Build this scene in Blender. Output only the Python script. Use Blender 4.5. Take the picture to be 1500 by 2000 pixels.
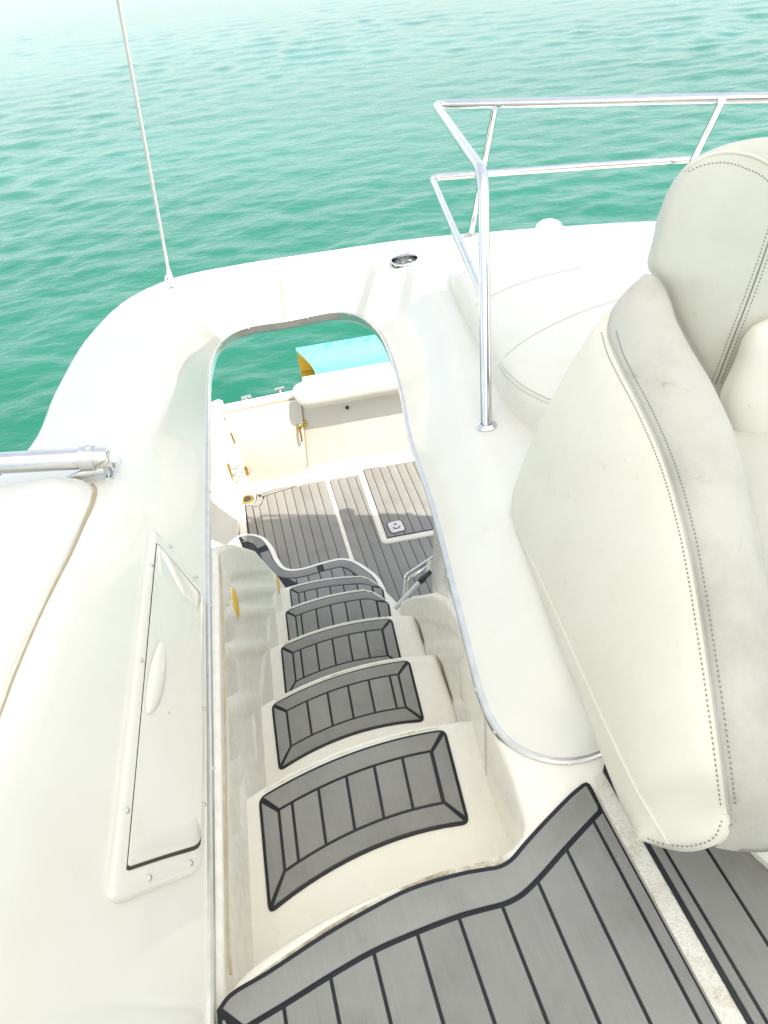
import bpy, math, random
import numpy as np
from mathutils import Vector, Matrix
from mathutils.bvhtree import BVHTree

random.seed(7)
rng = np.random.default_rng(11)
scene = bpy.context.scene
col = scene.collection
for o in list(bpy.data.objects):
    bpy.data.objects.remove(o)

# ------------------------------------------------------------------ camera
F, ROLL, HC = 1400.0, math.radians(7.5), 1.35
VPX, VPY = 250.0, -118.0
nv = np.array([math.sin(ROLL), math.cos(ROLL)])
dd = -(np.array([VPX - 750, VPY - 1000]) @ nv)
pitch = math.atan(dd / F)
down = np.array([nv[0] * math.cos(pitch), nv[1] * math.cos(pitch), math.sin(pitch)])
axv = np.array([VPX - 750, VPY - 1000, F]); axv /= np.linalg.norm(axv)
axv -= down * (axv @ down); axv /= np.linalg.norm(axv)
MC = np.array([np.cross(down, axv), axv, -down])
CAM = np.array([0, 0, HC])
cd = bpy.data.cameras.new('camera'); cam = bpy.data.objects.new('camera', cd); col.objects.link(cam)
r_, u_, b_ = MC @ [1, 0, 0], -(MC @ [0, 1, 0]), -(MC @ [0, 0, 1])
cam.matrix_world = Matrix(((r_[0], u_[0], b_[0], CAM[0]), (r_[1], u_[1], b_[1], CAM[1]), (r_[2], u_[2], b_[2], CAM[2]), (0, 0, 0, 1)))
cd.sensor_fit = 'VERTICAL'; cd.sensor_height = 36; cd.lens = F / 2000 * 36
cd.clip_start = 0.02; cd.clip_end = 20000
scene.camera = cam

# ------------------------------------------------------------------ light
SUN = np.array([0.36, -0.42, 0.83]); SUN /= np.linalg.norm(SUN)
world = bpy.data.worlds.new('World'); scene.world = world; world.use_nodes = True
wn = world.node_tree.nodes; bg = wn['Background']
sky = wn.new('ShaderNodeTexSky'); sky.sky_type = 'NISHITA'; sky.sun_disc = False
sky.sun_elevation = math.asin(SUN[2]); sky.sun_rotation = math.atan2(SUN[0], SUN[1])
sky.dust_density = 2.0; sky.air_density = 1.0; sky.ozone_density = 1.0
veil = wn.new('ShaderNodeMixRGB'); veil.blend_type = 'MIX'; veil.inputs[0].default_value = 0.5
veil.inputs[2].default_value = (4.3, 4.25, 4.15, 1)          # thin even high haze over the whole sky
world.node_tree.links.new(sky.outputs[0], veil.inputs[1])
world.node_tree.links.new(veil.outputs[0], bg.inputs[0]); bg.inputs[1].default_value = 0.12
sd = bpy.data.lights.new('sun', 'SUN'); sd.energy = 2.1; sd.angle = math.radians(0.6); sd.color = (1, 0.94, 0.83)
sun = bpy.data.objects.new('sun', sd); col.objects.link(sun)
sun.rotation_euler = Vector(SUN).to_track_quat('Z', 'Y').to_euler(); sun.location = (4, -5, 12)
vs = scene.view_settings
vs.view_transform = 'Standard'; vs.look = 'None'; vs.gamma = 1; vs.use_curve_mapping = False; vs.exposure = 1.6
scene.render.engine = 'CYCLES'
scene.cycles.max_bounces = 10; scene.cycles.diffuse_bounces = 6

# ------------------------------------------------------------------ photo rays -> positions on planes
def ray(px, py): return MC @ np.array([(px - 750) / F, (py - 1000) / F, 1.0])
def Z(px, py, z): r = ray(px, py); return CAM + r * (z - HC) / r[2]
def X(px, py, x): r = ray(px, py); return CAM + r * x / r[0]
def Y(px, py, y): r = ray(px, py); return CAM + r * y / r[1]
def PL(px, py, p0, n): r = ray(px, py); return CAM + r * ((np.array(p0) - CAM) @ n) / (r @ n)
A = lambda *p: np.array(p, float)

# ------------------------------------------------------------------ materials
def nodes(name):
    m = bpy.data.materials.new(name); m.use_nodes = True
    nt = m.node_tree; return m, nt, nt.nodes['Principled BSDF']
def N(nt, t, **k):
    n = nt.nodes.new(t)
    for a, v in k.items():
        if a in n.inputs: n.inputs[a].default_value = v
        else: setattr(n, a, v)
    return n
def ramp(nt, src, stops):
    r = nt.nodes.new('ShaderNodeValToRGB'); nt.links.new(src, r.inputs[0])
    e = r.color_ramp.elements
    e[0].position, e[0].color = stops[0][0], (*stops[0][1], 1)
    e[1].position, e[1].color = stops[-1][0], (*stops[-1][1], 1)
    for p, c in stops[1:-1]:
        q = e.new(p); q.color = (*c, 1)
    return r.outputs[0]
def coords(nt, scale=(1, 1, 1), obj=False):
    t = nt.nodes.new('ShaderNodeNewGeometry') if not obj else nt.nodes.new('ShaderNodeTexCoord')
    mp = nt.nodes.new('ShaderNodeMapping'); mp.inputs['Scale'].default_value = scale
    nt.links.new(t.outputs['Position'] if not obj else t.outputs['Object'], mp.inputs[0])
    return mp.outputs[0]
def bump(nt, b, h, strength, dist):
    n = N(nt, 'ShaderNodeBump', Strength=strength, Distance=dist)
    nt.links.new(h, n.inputs['Height']); nt.links.new(n.outputs[0], b.inputs['Normal']); return n

def gelcoat(name, c, rough=0.16, stain=0.0):
    m, nt, b = nodes(name)
    co = coords(nt)
    n1 = N(nt, 'ShaderNodeTexNoise', Scale=1.7, Detail=6.0, Roughness=0.6); nt.links.new(co, n1.inputs[0])
    c2 = tuple(v * k for v, k in zip(c, (0.93, 0.925, 0.88)))
    g1 = N(nt, 'ShaderNodeTexNoise', Scale=11.0, Detail=12.0, Roughness=0.78, Distortion=1.0); nt.links.new(coords(nt, (1, .5, 1)), g1.inputs[0])
    gm = N(nt, 'ShaderNodeMixRGB'); gm.blend_type = 'MULTIPLY'; gm.inputs[0].default_value = 1.0
    nt.links.new(ramp(nt, n1.outputs[0], [(0.3, c2), (0.62, c)]), gm.inputs[1])
    nt.links.new(ramp(nt, g1.outputs[0], [(0.58, (1, 1, 1)), (0.74, (.95, .925, .87)), (0.9, (.86, .80, .68))]), gm.inputs[2])
    nt.links.new(gm.outputs[0], b.inputs['Base Color'])
    n2 = N(nt, 'ShaderNodeTexNoise', Scale=9.0, Detail=5.0); nt.links.new(co, n2.inputs[0])
    mr = N(nt, 'ShaderNodeMapRange'); mr.inputs[3].default_value = rough * 0.7; mr.inputs[4].default_value = rough * 1.7
    nt.links.new(n2.outputs[0], mr.inputs[0]); nt.links.new(mr.outputs[0], b.inputs['Roughness'])
    n3 = N(nt, 'ShaderNodeTexNoise', Scale=3.0, Detail=2.0); nt.links.new(co, n3.inputs[0])
    bump(nt, b, n3.outputs[0], 0.06, 0.02)
    return m
def simple(name, c, rough, metal=0.0):
    m, nt, b = nodes(name)
    co = coords(nt)
    n1 = N(nt, 'ShaderNodeTexNoise', Scale=30.0, Detail=4.0); nt.links.new(co, n1.inputs[0])
    nt.links.new(ramp(nt, n1.outputs[0], [(0.3, tuple(v * 0.86 for v in c)), (0.7, c)]), b.inputs['Base Color'])
    b.inputs['Roughness'].default_value = rough; b.inputs['Metallic'].default_value = metal
    return m
M = {}
M['gel'] = gelcoat('white_gelcoat', (0.785, 0.76, 0.69), 0.07)
M['gel2'] = gelcoat('lightened_cream_gelcoat', (0.89, 0.85, 0.76), 0.22)  # cream base lightened beyond the white one to offset weak light on the stairs
M['gel3'] = simple('lightened_satin_cream_gelcoat', (0.90, 0.865, 0.78), 0.5)  # stair walls: brightness likewise put into the base colour, rougher finish
M['steel'] = simple('polished_stainless', (0.74, 0.735, 0.72), 0.07, 1.0)
M['brush'] = simple('worn_aluminium', (0.74, 0.73, 0.70), 0.36, 1.0)
M['brass'] = simple('brass', (0.62, 0.42, 0.14), 0.25, 1.0)
M['caulk'] = simple('black_caulk', (0.008, 0.009, 0.014), 0.55)
M['dark'] = simple('dark_gap', (0.05, 0.045, 0.035), 0.7)
M['greyline'] = simple('grey_thread', (0.10, 0.10, 0.095), 0.7)
M['seamline'] = simple('cushion_welt', (0.62, 0.60, 0.54), 0.5)
M['rust'] = simple('tan_sealant', (0.50, 0.40, 0.25), 0.7)
M['thread'] = simple('grey_green_thread', (0.22, 0.22, 0.19), 0.7)
M['yellow'] = simple('yellow_plastic', (0.85, 0.55, 0.02), 0.35)
M['cyan'] = simple('turquoise_foam', (0.16, 0.66, 0.78), 0.6)
M['cyan2'] = simple('turquoise_strap', (0.02, 0.34, 0.45), 0.6)
M['rope'] = simple('white_cord', (0.74, 0.71, 0.68), 0.8)
M['plastic'] = simple('white_plastic', (0.74, 0.74, 0.73), 0.35)
M['black'] = simple('black_plastic', (0.03, 0.03, 0.03), 0.4)

def nonskid(name='diamond_nonskid', lo=.28, mid=.40, hi=.5):
    m, nt, b = nodes(name)
    co = coords(nt)
    v = N(nt, 'ShaderNodeTexVoronoi', Scale=230.0); nt.links.new(co, v.inputs[0])
    n = N(nt, 'ShaderNodeTexNoise', Scale=14.0, Detail=8.0, Roughness=0.7); nt.links.new(co, n.inputs[0])
    base = ramp(nt, n.outputs[0], [(lo, (0.34, 0.28, 0.18)), (mid, (0.70, 0.66, 0.55)), (hi, (0.80, 0.775, 0.70))])
    mx = N(nt, 'ShaderNodeMixRGB'); mx.blend_type = 'MULTIPLY'; mx.inputs[0].default_value = 0.3
    nt.links.new(base, mx.inputs[1])
    nt.links.new(ramp(nt, v.outputs[0], [(0.1, (1, 1, 1)), (0.75, (0.55, 0.5, 0.42))]), mx.inputs[2])
    nt.links.new(mx.outputs[0], b.inputs['Base Color']); b.inputs['Roughness'].default_value = 0.6
    bump(nt, b, v.outputs[0], 0.7, 0.002)
    return m
M['nonskid'] = nonskid()
M['nonskid2'] = nonskid('dirty_nonskid', .40, .56, .68)

def foam(name, c, ang=0.0, dirt=0.38):
    m, nt, b = nodes(name)
    geo = nt.nodes.new('ShaderNodeNewGeometry'); mp = N(nt, 'ShaderNodeMapping')
    mp.inputs['Rotation'].default_value = (0, 0, ang); mp.inputs['Scale'].default_value = (420, 9, 420)
    nt.links.new(geo.outputs['Position'], mp.inputs[0])
    n1 = N(nt, 'ShaderNodeTexNoise', Scale=1.0, Detail=3.0); nt.links.new(mp.outputs[0], n1.inputs[0])
    co = coords(nt)
    n2 = N(nt, 'ShaderNodeTexNoise', Scale=6.0, Detail=9.0, Roughness=0.68); nt.links.new(co, n2.inputs[0])
    oi = nt.nodes.new('ShaderNodeObjectInfo')
    g = ramp(nt, n1.outputs[0], [(0.25, tuple(v * 0.93 for v in c)), (0.75, tuple(v * 1.06 for v in c))])
    mx = N(nt, 'ShaderNodeMixRGB'); mx.blend_type = 'MULTIPLY'; mx.inputs[0].default_value = dirt
    nt.links.new(g, mx.inputs[1])
    nt.links.new(ramp(nt, n2.outputs[0], [(0.33, (0.62, 0.6, 0.55)), (0.5, (0.97, 0.97, 0.96)), (0.72, (1.12, 1.1, 1.06))]), mx.inputs[2])
    mx2 = N(nt, 'ShaderNodeMixRGB'); mx2.blend_type = 'MULTIPLY'; mx2.inputs[0].default_value = 1
    nt.links.new(mx.outputs[0], mx2.inputs[1])
    nt.links.new(ramp(nt, oi.outputs['Random'], [(0, (0.93, 0.93, 0.93)), (1, (1.05, 1.05, 1.05))]), mx2.inputs[2])
    nt.links.new(mx2.outputs[0], b.inputs['Base Color']); b.inputs['Roughness'].default_value = 0.62
    b.inputs['Specular IOR Level'].default_value = 0.35
    bump(nt, b, n1.outputs[0], 0.35, 0.0012)
    return m
M['foam'] = foam('grey_foam_teak', (0.272, 0.266, 0.25))
M['foamx'] = foam('grey_foam_teak_cross', (0.272, 0.266, 0.25), math.pi / 2)

def leather(name, c, c2, rough=0.42, bs=0.25):
    m, nt, b = nodes(name)
    co = coords(nt)
    n = N(nt, 'ShaderNodeTexNoise', Scale=4.5, Detail=9.0, Roughness=0.68); nt.links.new(co, n.inputs[0])
    sc = N(nt, 'ShaderNodeTexNoise', Scale=17.0, Detail=10.0, Roughness=0.75, Distortion=1.5); nt.links.new(coords(nt, (1, .45, .6)), sc.inputs[0])
    mm = N(nt, 'ShaderNodeMixRGB'); mm.blend_type = 'MULTIPLY'; mm.inputs[0].default_value = 1.0
    nt.links.new(ramp(nt, n.outputs[0], [(0.30, c2), (0.56, c)]), mm.inputs[1])
    nt.links.new(ramp(nt, sc.outputs[0], [(0.62, (1, 1, 1)), (0.72, (.72, .71, .66)), (0.8, (.5, .49, .45))]), mm.inputs[2])
    nt.links.new(mm.outputs[0], b.inputs['Base Color'])
    v = N(nt, 'ShaderNodeTexVoronoi', Scale=330.0); nt.links.new(co, v.inputs[0])
    w = N(nt, 'ShaderNodeTexNoise', Scale=22.0, Detail=6.0, Roughness=0.6); nt.links.new(co, w.inputs[0])
    mx = N(nt, 'ShaderNodeMath', operation='ADD'); nt.links.new(w.outputs[0], mx.inputs[1])
    ms = N(nt, 'ShaderNodeMath', operation='MULTIPLY'); ms.inputs[1].default_value = 0.25
    nt.links.new(v.outputs[0], ms.inputs[0]); nt.links.new(ms.outputs[0], mx.inputs[0])
    bump(nt, b, mx.outputs[0], bs, 0.004); b.inputs['Roughness'].default_value = rough
    return m
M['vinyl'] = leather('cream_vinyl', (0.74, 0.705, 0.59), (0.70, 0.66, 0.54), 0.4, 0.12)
M['vinyl3'] = leather('pale_grey_vinyl', (0.60, 0.59, 0.515), (0.55, 0.54, 0.46), 0.4, 0.14)  # greyer vinyl for the backrest and seat
M['vinyl2'] = leather('worn_grey_vinyl', (0.53, 0.505, 0.44), (0.41, 0.385, 0.325), 0.34, 0.35)
M['vinylw'] = leather('white_vinyl', (0.78, 0.755, 0.67), (0.75, 0.72, 0.62), 0.42, 0.12)

def water():
    m, nt, b = nodes('sea_water')
    co = coords(nt, (1, 1.7, 1))
    n0 = N(nt, 'ShaderNodeTexNoise', Scale=0.05, Detail=4.0); nt.links.new(co, n0.inputs[0])
    nt.links.new(ramp(nt, n0.outputs[0], [(0.35, (0.005, 0.128, 0.072)), (0.65, (0.018, 0.165, 0.108))]), b.inputs['Base Color'])
    b.inputs['Roughness'].default_value = 0.04; b.inputs['IOR'].default_value = 1.40
    n1 = N(nt, 'ShaderNodeTexNoise', Scale=4.5, Detail=4.0, Roughness=0.55, Distortion=0.5); nt.links.new(co, n1.inputs[0])
    bump(nt, b, n1.outputs[0], 0.35, 0.06)
    return m
M['water'] = water()
def canvas():
    m, nt, b = nodes('white_canvas')
    w = N(nt, 'ShaderNodeTexNoise', Scale=60.0); nt.links.new(coords(nt), w.inputs[0])
    nt.links.new(ramp(nt, w.outputs[0], [(0, (0.74, 0.72, 0.68)), (1, (0.8, 0.78, 0.74))]), b.inputs['Base Color'])
    b.inputs['Roughness'].default_value = 0.9
    tr = N(nt, 'ShaderNodeBsdfTranslucent'); tr.inputs[0].default_value = (0.88, 0.87, 0.84, 1)
    mx = nt.nodes.new('ShaderNodeMixShader'); mx.inputs[0].default_value = 0.62
    nt.links.new(b.outputs[0], mx.inputs[1]); nt.links.new(tr.outputs[0], mx.inputs[2])
    nt.links.new(mx.outputs[0], nt.nodes['Material Output'].inputs[0])
    return m
M['canvas'] = canvas()

# ------------------------------------------------------------------ builders
LOC = {}
def tag(o, label=None, cat=None, group=None, kind=None):
    if label: o['label'] = label
    if cat: o['category'] = cat
    if group: o['group'] = group
    if kind: o['kind'] = kind
    return o
def thing(name, loc, label, cat, group=None):
    o = bpy.data.objects.new(name, None); col.objects.link(o); o.location = Vector(loc); o.empty_display_size = 0.1
    LOC[o.name] = Vector(loc)
    return tag(o, label, cat, group)
def mesh(name, verts, faces, mat, parent=None, smooth=True, angle=35, kind=None):
    v = np.array(verts, float); c = (v.min(0) + v.max(0)) / 2
    me = bpy.data.meshes.new(name); me.from_pydata([tuple(p) for p in (v - c)], [], [tuple(f) for f in faces]); me.update()
    me.materials.append(M[mat])
    o = bpy.data.objects.new(name, me); col.objects.link(o)
    pl = LOC[parent.name] if parent is not None else Vector((0, 0, 0))
    o.location = Vector(c) - pl
    if parent is not None: o.parent = parent
    LOC[o.name] = Vector(c)
    if smooth:
        me.polygons.foreach_set('use_smooth', [True] * len(me.polygons))
        try: me.set_sharp_from_angle(angle=math.radians(angle))
        except Exception: pass
    if kind: o['kind'] = kind
    return o
def join(parts):
    V_, F_ = [], []
    for v, f in parts:
        k = len(V_); V_ += [tuple(p) for p in v]; F_ += [tuple(i + k for i in q) for q in f]
    return V_, F_
def spline(pts, n, closed=False):
    """Catmull-Rom through pts, n samples per span"""
    P = [np.array(p, float) for p in pts]; L = len(P); out = []
    rg = range(L) if closed else range(L - 1)
    for i in rg:
        if closed: a, b, c, d = P[i - 1], P[i], P[(i + 1) % L], P[(i + 2) % L]
        else:
            b, c = P[i], P[i + 1]
            a = P[i - 1] if i > 0 else 2 * b - c
            d = P[i + 2] if i + 2 < L else 2 * c - b
        t1 = max(np.linalg.norm(b - a), 1e-6) ** 0.5; t2 = max(np.linalg.norm(c - b), 1e-6) ** 0.5; t3 = max(np.linalg.norm(d - c), 1e-6) ** 0.5
        m1 = (c - b) / t2 - (c - a) / (t1 + t2) + (b - a) / t1
        m2 = (c - b) / t2 - (d - b) / (t2 + t3) + (d - c) / t3
        m1 = m1 * t2; m2 = m2 * t2
        for k in range(n):
            t = k / n
            out.append((2 * t**3 - 3 * t**2 + 1) * b + (t**3 - 2 * t**2 + t) * m1 + (-2 * t**3 + 3 * t**2) * c + (t**3 - t**2) * m2)
    if not closed: out.append(P[-1])
    return out
def resample(pts, n, closed=False):
    P = np.array(pts, float)
    if closed: P = np.vstack([P, P[:1]])
    s = np.r_[0, np.cumsum(np.linalg.norm(np.diff(P, axis=0), axis=1))]
    t = np.linspace(0, s[-1], n + 1)[:-1] if closed else np.linspace(0, s[-1], n)
    return [np.array([np.interp(q, s, P[:, k]) for k in range(P.shape[1])]) for q in t]
def fillet(pts, radii, n=6):
    """polyline with rounded corners"""
    P = [np.array(p, float) for p in pts]; out = [P[0]]
    for i in range(1, len(P) - 1):
        a, b, c = P[i - 1], P[i], P[i + 1]; r = radii[i - 1]
        la, lc = np.linalg.norm(a - b), np.linalg.norm(c - b)
        ra, rc = min(r, la * 0.48), min(r, lc * 0.48)
        p, q = b + (a - b) / la * ra, b + (c - b) / lc * rc
        for k in range(n + 1):
            t = k / n; out.append((1 - t)**2 * p + 2 * t * (1 - t) * b + t**2 * q)
    out.append(P[-1]); return out
def roundpoly(pts, r, n=5):
    P = [np.array(p, float) for p in pts]; L = len(P); out = []
    for i in range(L):
        a, b, c = P[i - 1], P[i], P[(i + 1) % L]
        la, lc = np.linalg.norm(a - b), np.linalg.norm(c - b)
        rr = r[i] if isinstance(r, (list, tuple)) else r
        if rr <= 0: out.append(b); continue
        ra, rc = min(rr, la * 0.48), min(rr, lc * 0.48)
        p, q = b + (a - b) / la * ra, b + (c - b) / lc * rc
        for k in range(n + 1):
            t = k / n; out.append((1 - t)**2 * p + 2 * t * (1 - t) * b + t**2 * q)
    return out
def grid(rows, closed_u=False, closed_v=False):
    n, m = len(rows), len(rows[0]); V_ = [p for r in rows for p in r]; F_ = []
    for i in range(n if closed_u else n - 1):
        for j in range(m if closed_v else m - 1):
            a, b = i * m + j, i * m + (j + 1) % m
            c, d = ((i + 1) % n) * m + (j + 1) % m, ((i + 1) % n) * m + j
            F_.append((a, b, c, d))
    return V_, F_
def tube(path, r, n=14, caps=True):
    P = [np.array(p, float) for p in path]; rows = []
    t0 = P[1] - P[0]; t0 /= np.linalg.norm(t0)
    up = np.array([0, 0, 1.0]) if abs(t0[2]) < 0.9 else np.array([1.0, 0, 0])
    u = np.cross(t0, up); u /= np.linalg.norm(u)
    for i, p in enumerate(P):
        t = P[min(i + 1, len(P) - 1)] - P[max(i - 1, 0)]; t /= max(np.linalg.norm(t), 1e-9)
        u = u - t * (u @ t); u /= np.linalg.norm(u); w = np.cross(t, u)
        rr = r[i] if isinstance(r, (list, tuple)) else r
        rows.append([p + rr * (math.cos(a) * u + math.sin(a) * w) for a in np.linspace(0, 2 * math.pi, n, endpoint=False)])
    V_, F_ = grid(rows, closed_v=True)
    F_ = [f[::-1] for f in F_]
    if caps:
        F_.append(tuple(range(n))); k = (len(P) - 1) * n; F_.append(tuple(range(k + n - 1, k - 1, -1)))
    return V_, F_
def area2(p):
    p = np.array(p)[:, :2]; q = np.roll(p, -1, 0); return 0.5 * np.sum(p[:, 0] * q[:, 1] - p[:, 1] * q[:, 0])
def inset2(poly, d):
    """move a polygon's edges inward by d (2D)"""
    P = [np.array(p[:2], float) for p in poly]; s = 1 if area2(P) > 0 else -1; out = []
    L = len(P)
    for i in range(L):
        a, b, c = P[i - 1], P[i], P[(i + 1) % L]
        e1, e2 = b - a, c - b
        e1 = e1 / max(np.linalg.norm(e1), 1e-9); e2 = e2 / max(np.linalg.norm(e2), 1e-9)
        n1, n2 = s * np.array([-e1[1], e1[0]]), s * np.array([-e2[1], e2[0]])
        k = n1 + n2; l = k @ k
        k = k / l * 2 if l > 0.25 else n1 * 2
        out.append(b + d * k * 1.0)
    return out
def clean(poly, eps=1e-4):
    out = []
    for p in poly:
        if not out or np.linalg.norm(np.array(p[:2]) - np.array(out[-1][:2])) > eps: out.append(np.array(p[:2], float))
    if len(out) > 2 and np.linalg.norm(out[0] - out[-1]) < eps: out.pop()
    return out
def slab(poly, ztop, th, bev=0.0):
    """horizontal prism with softened upper edge"""
    P = clean(poly)
    if area2(P) < 0: P = P[::-1]
    n = len(P); rings = []
    rings.append([(p[0], p[1], ztop - th) for p in P])
    rings.append([(p[0], p[1], ztop - bev) for p in P])
    if bev > 0:
        Q = inset2(P, bev * 0.35); rings.append([(p[0], p[1], ztop - bev * 0.35) for p in Q])
        Q = inset2(P, bev); rings.append([(p[0], p[1], ztop) for p in Q])
    V_, F_ = grid(rings, closed_v=True)
    F_.append(tuple(range((len(rings) - 1) * n, len(rings) * n))); F_.append(tuple(range(n - 1, -1, -1)))
    return V_, F_
def pslab(poly, th_out, th_in, nrm, bev=0.003):
    """prism of a planar 3D polygon along nrm"""
    P = [np.array(p, float) for p in poly]; nrm = np.array(nrm, float); nrm /= np.linalg.norm(nrm)
    c = sum(P) / len(P); a = P[1] - P[0]; a -= nrm * (a @ nrm); a /= np.linalg.norm(a); b = np.cross(nrm, a)
    q = [np.array([(p - c) @ a, (p - c) @ b]) for p in P]; hs = [(p - c) @ nrm for p in P]
    q = clean(q)
    if area2(q) < 0: q = q[::-1]
    V_, F_ = slab(q, th_out, th_out + th_in, bev)
    return [c + v[0] * a + v[1] * b + v[2] * nrm for v in V_], F_
def clip(poly, a, b, c):
    """keep a*x+b*y<=c"""
    out = []; L = len(poly)
    for i in range(L):
        p, q = poly[i], poly[(i + 1) % L]
        fp, fq = a * p[0] + b * p[1] - c, a * q[0] + b * q[1] - c
        if fp <= 0: out.append(p)
        if (fp < 0 < fq) or (fq < 0 < fp):
            t = fp / (fp - fq); out.append(p + t * (q - p))
    return out
def puff(outline, nrm, h_out, h_in, rings=12, power=2.6, centre=None):
    """upholstered shape: outline inflated to both sides"""
    P = [np.array(p, float) for p in outline]; n = len(P); c = sum(P) / n if centre is None else np.array(centre, float)
    nrm = np.array(nrm, float); nrm /= np.linalg.norm(nrm)
    prof = []
    for k in range(rings + 1):
        a = math.pi / 2 * k / rings
        prof.append((math.cos(a) ** (2 / power), math.sin(a) ** (2 / power)))
    rows = []
    for s, h in reversed(prof): rows.append([c + (p - c) * max(s, 0.004) - nrm * h_in * h for p in P])
    for s, h in prof[1:]: rows.append([c + (p - c) * max(s, 0.004) + nrm * h_out * h for p in P])
    V_, F_ = grid(rows, closed_v=True)
    k = (len(rows) - 1) * n
    F_.append(tuple(range(n - 1, -1, -1))); F_.append(tuple(range(k, k + n)))
    return V_, F_
def bvh(vf): return BVHTree.FromPolygons([Vector(p) for p in vf[0]], vf[1])
def hit(tree, px, py):
    r = ray(px, py); h = tree.ray_cast(Vector(CAM), Vector(r / np.linalg.norm(r)))
    if h[0] is None: return None, None
    nn = np.array(h[1])
    if nn @ r > 0: nn = -nn
    return np.array(h[0]), nn
def onsurf(tree, pts, n=8, lift=0.0015, closed=False):
    out = []
    for p in spline([A(*q) for q in pts], n, closed):
        h, nn = hit(tree, p[0], p[1])
        if h is not None: out.append(h + nn * lift)
    return out
def dome(c, nrm, r, h, n=12, rings=4):
    nrm = nrm / np.linalg.norm(nrm); u = np.cross(nrm, [0.3, 0.5, 0.8]); u /= np.linalg.norm(u); w = np.cross(nrm, u)
    rows = [[c - nrm * 0.003 + r * (math.cos(a) * u + math.sin(a) * w) for a in np.linspace(0, 2 * math.pi, n, endpoint=False)]]
    for k in range(rings):
        t = math.pi / 2 * k / rings
        rows.append([c + nrm * h * math.sin(t) + r * math.cos(t) * (math.cos(a) * u + math.sin(a) * w) for a in np.linspace(0, 2 * math.pi, n, endpoint=False)])
    V_, F_ = grid(rows, closed_v=True); V_ = list(V_); V_.append(c + nrm * h); k = len(rows) - 1
    F_ += [(k * n + j, k * n + (j + 1) % n, len(V_) - 1) for j in range(n)]
    return V_, F_
def lathe(c, axis, prof, n=28):
    axis = np.array(axis, float); axis /= np.linalg.norm(axis)
    u = np.cross(axis, [0.2, 0.9, 0.1] if abs(axis[1]) < 0.9 else [1, 0, 0]); u /= np.linalg.norm(u); w = np.cross(axis, u)
    rows = [[np.array(c) + axis * h + max(r, 1e-4) * (math.cos(a) * u + math.sin(a) * w) for a in np.linspace(0, 2 * math.pi, n, endpoint=False)] for r, h in prof]
    return grid(rows, closed_v=True)
def screws(tree, pts, parent, r=0.006, h=0.003, mat='steel'):
    for p in pts:
        c, nn = hit(tree, *p)
        if c is None: continue
        v, f = dome(c, nn, r, h); mesh('screw', v, f, mat, parent)
        u = np.cross(nn, [0, 0, 1.0]); u /= np.linalg.norm(u); w = np.cross(nn, u)

# ------------------------------------------------------------------ water
def sea():
    ys = [1.0]
    while ys[-1] < 6000: ys.append(ys[-1] + max(0.045, ys[-1] * 0.0058) * (1 if ys[-1] < 90 else 3))
    ys = np.array(ys); xs = np.linspace(-1.25, 1.6, 620)
    YY, T = np.meshgrid(ys, xs, indexing='ij'); XX = T * (YY + 5)
    H = np.zeros_like(XX)
    for i in range(90):
        lam = math.exp(rng.uniform(math.log(0.26), math.log(2.4))); th = rng.normal(0.2, 0.65)
        kx, ky = math.sin(th) * 2 * math.pi / lam, math.cos(th) * 2 * math.pi / lam
        ph = kx * XX + ky * YY + rng.uniform(0, 6.28)
        amp = 0.0024 * lam ** 0.55
        fade = np.clip(1.6 - 0.0058 * YY * 5 / lam, 0, 1)
        H += amp * fade * (np.sin(ph) + 0.25 * np.sin(2 * ph + 1.2))
    H *= 1 + 0.5 * np.sin(0.21 * XX + 0.4) * np.sin(0.17 * YY + 1)
    v = np.stack([XX, YY, WZ + H], -1).reshape(-1, 3); n, m = XX.shape
    i = np.arange(n - 1)[:, None] * m + np.arange(m - 1)[None]; f = np.stack([i, i + 1, i + m + 1, i + m], -1).reshape(-1, 4)
    me = bpy.data.meshes.new('water'); me.vertices.add(len(v)); me.vertices.foreach_set('co', v.ravel())
    me.loops.add(f.size); me.loops.foreach_set('vertex_index', f.ravel().astype(np.int32))
    me.polygons.add(len(f)); me.polygons.foreach_set('loop_start', np.arange(0, f.size, 4, dtype=np.int32))
    me.polygons.foreach_set('use_smooth', np.ones(len(f), dtype=bool))
    me.update(calc_edges=True); me.validate(); me.materials.append(M['water'])
    o = bpy.data.objects.new('water', me); col.objects.link(o); o['kind'] = 'structure'; o['label'] = 'rippled turquoise green sea around the boat'
    s = 9000  # the rest of the sea, under and around the boat
    far = bpy.data.meshes.new('open_water')
    far.from_pydata([(-s, -s, WZ - 0.25), (s, -s, WZ - 0.25), (s, s, WZ - 0.25), (-s, s, WZ - 0.25)], [], [(0, 1, 2, 3)]); far.materials.append(M['water'])
    o2 = bpy.data.objects.new('open_water', far); col.objects.link(o2); o2['kind'] = 'structure'
WZ = -2.95
sea()

# ------------------------------------------------------------------ the boat
boat = thing('motor_yacht', (0.3, 2.0, -2.9), 'white motor yacht seen from its upper deck, stairs leading down to the cockpit', 'boat')
ZC = -2.1      # cockpit sole
RISE = 0.3

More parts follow.
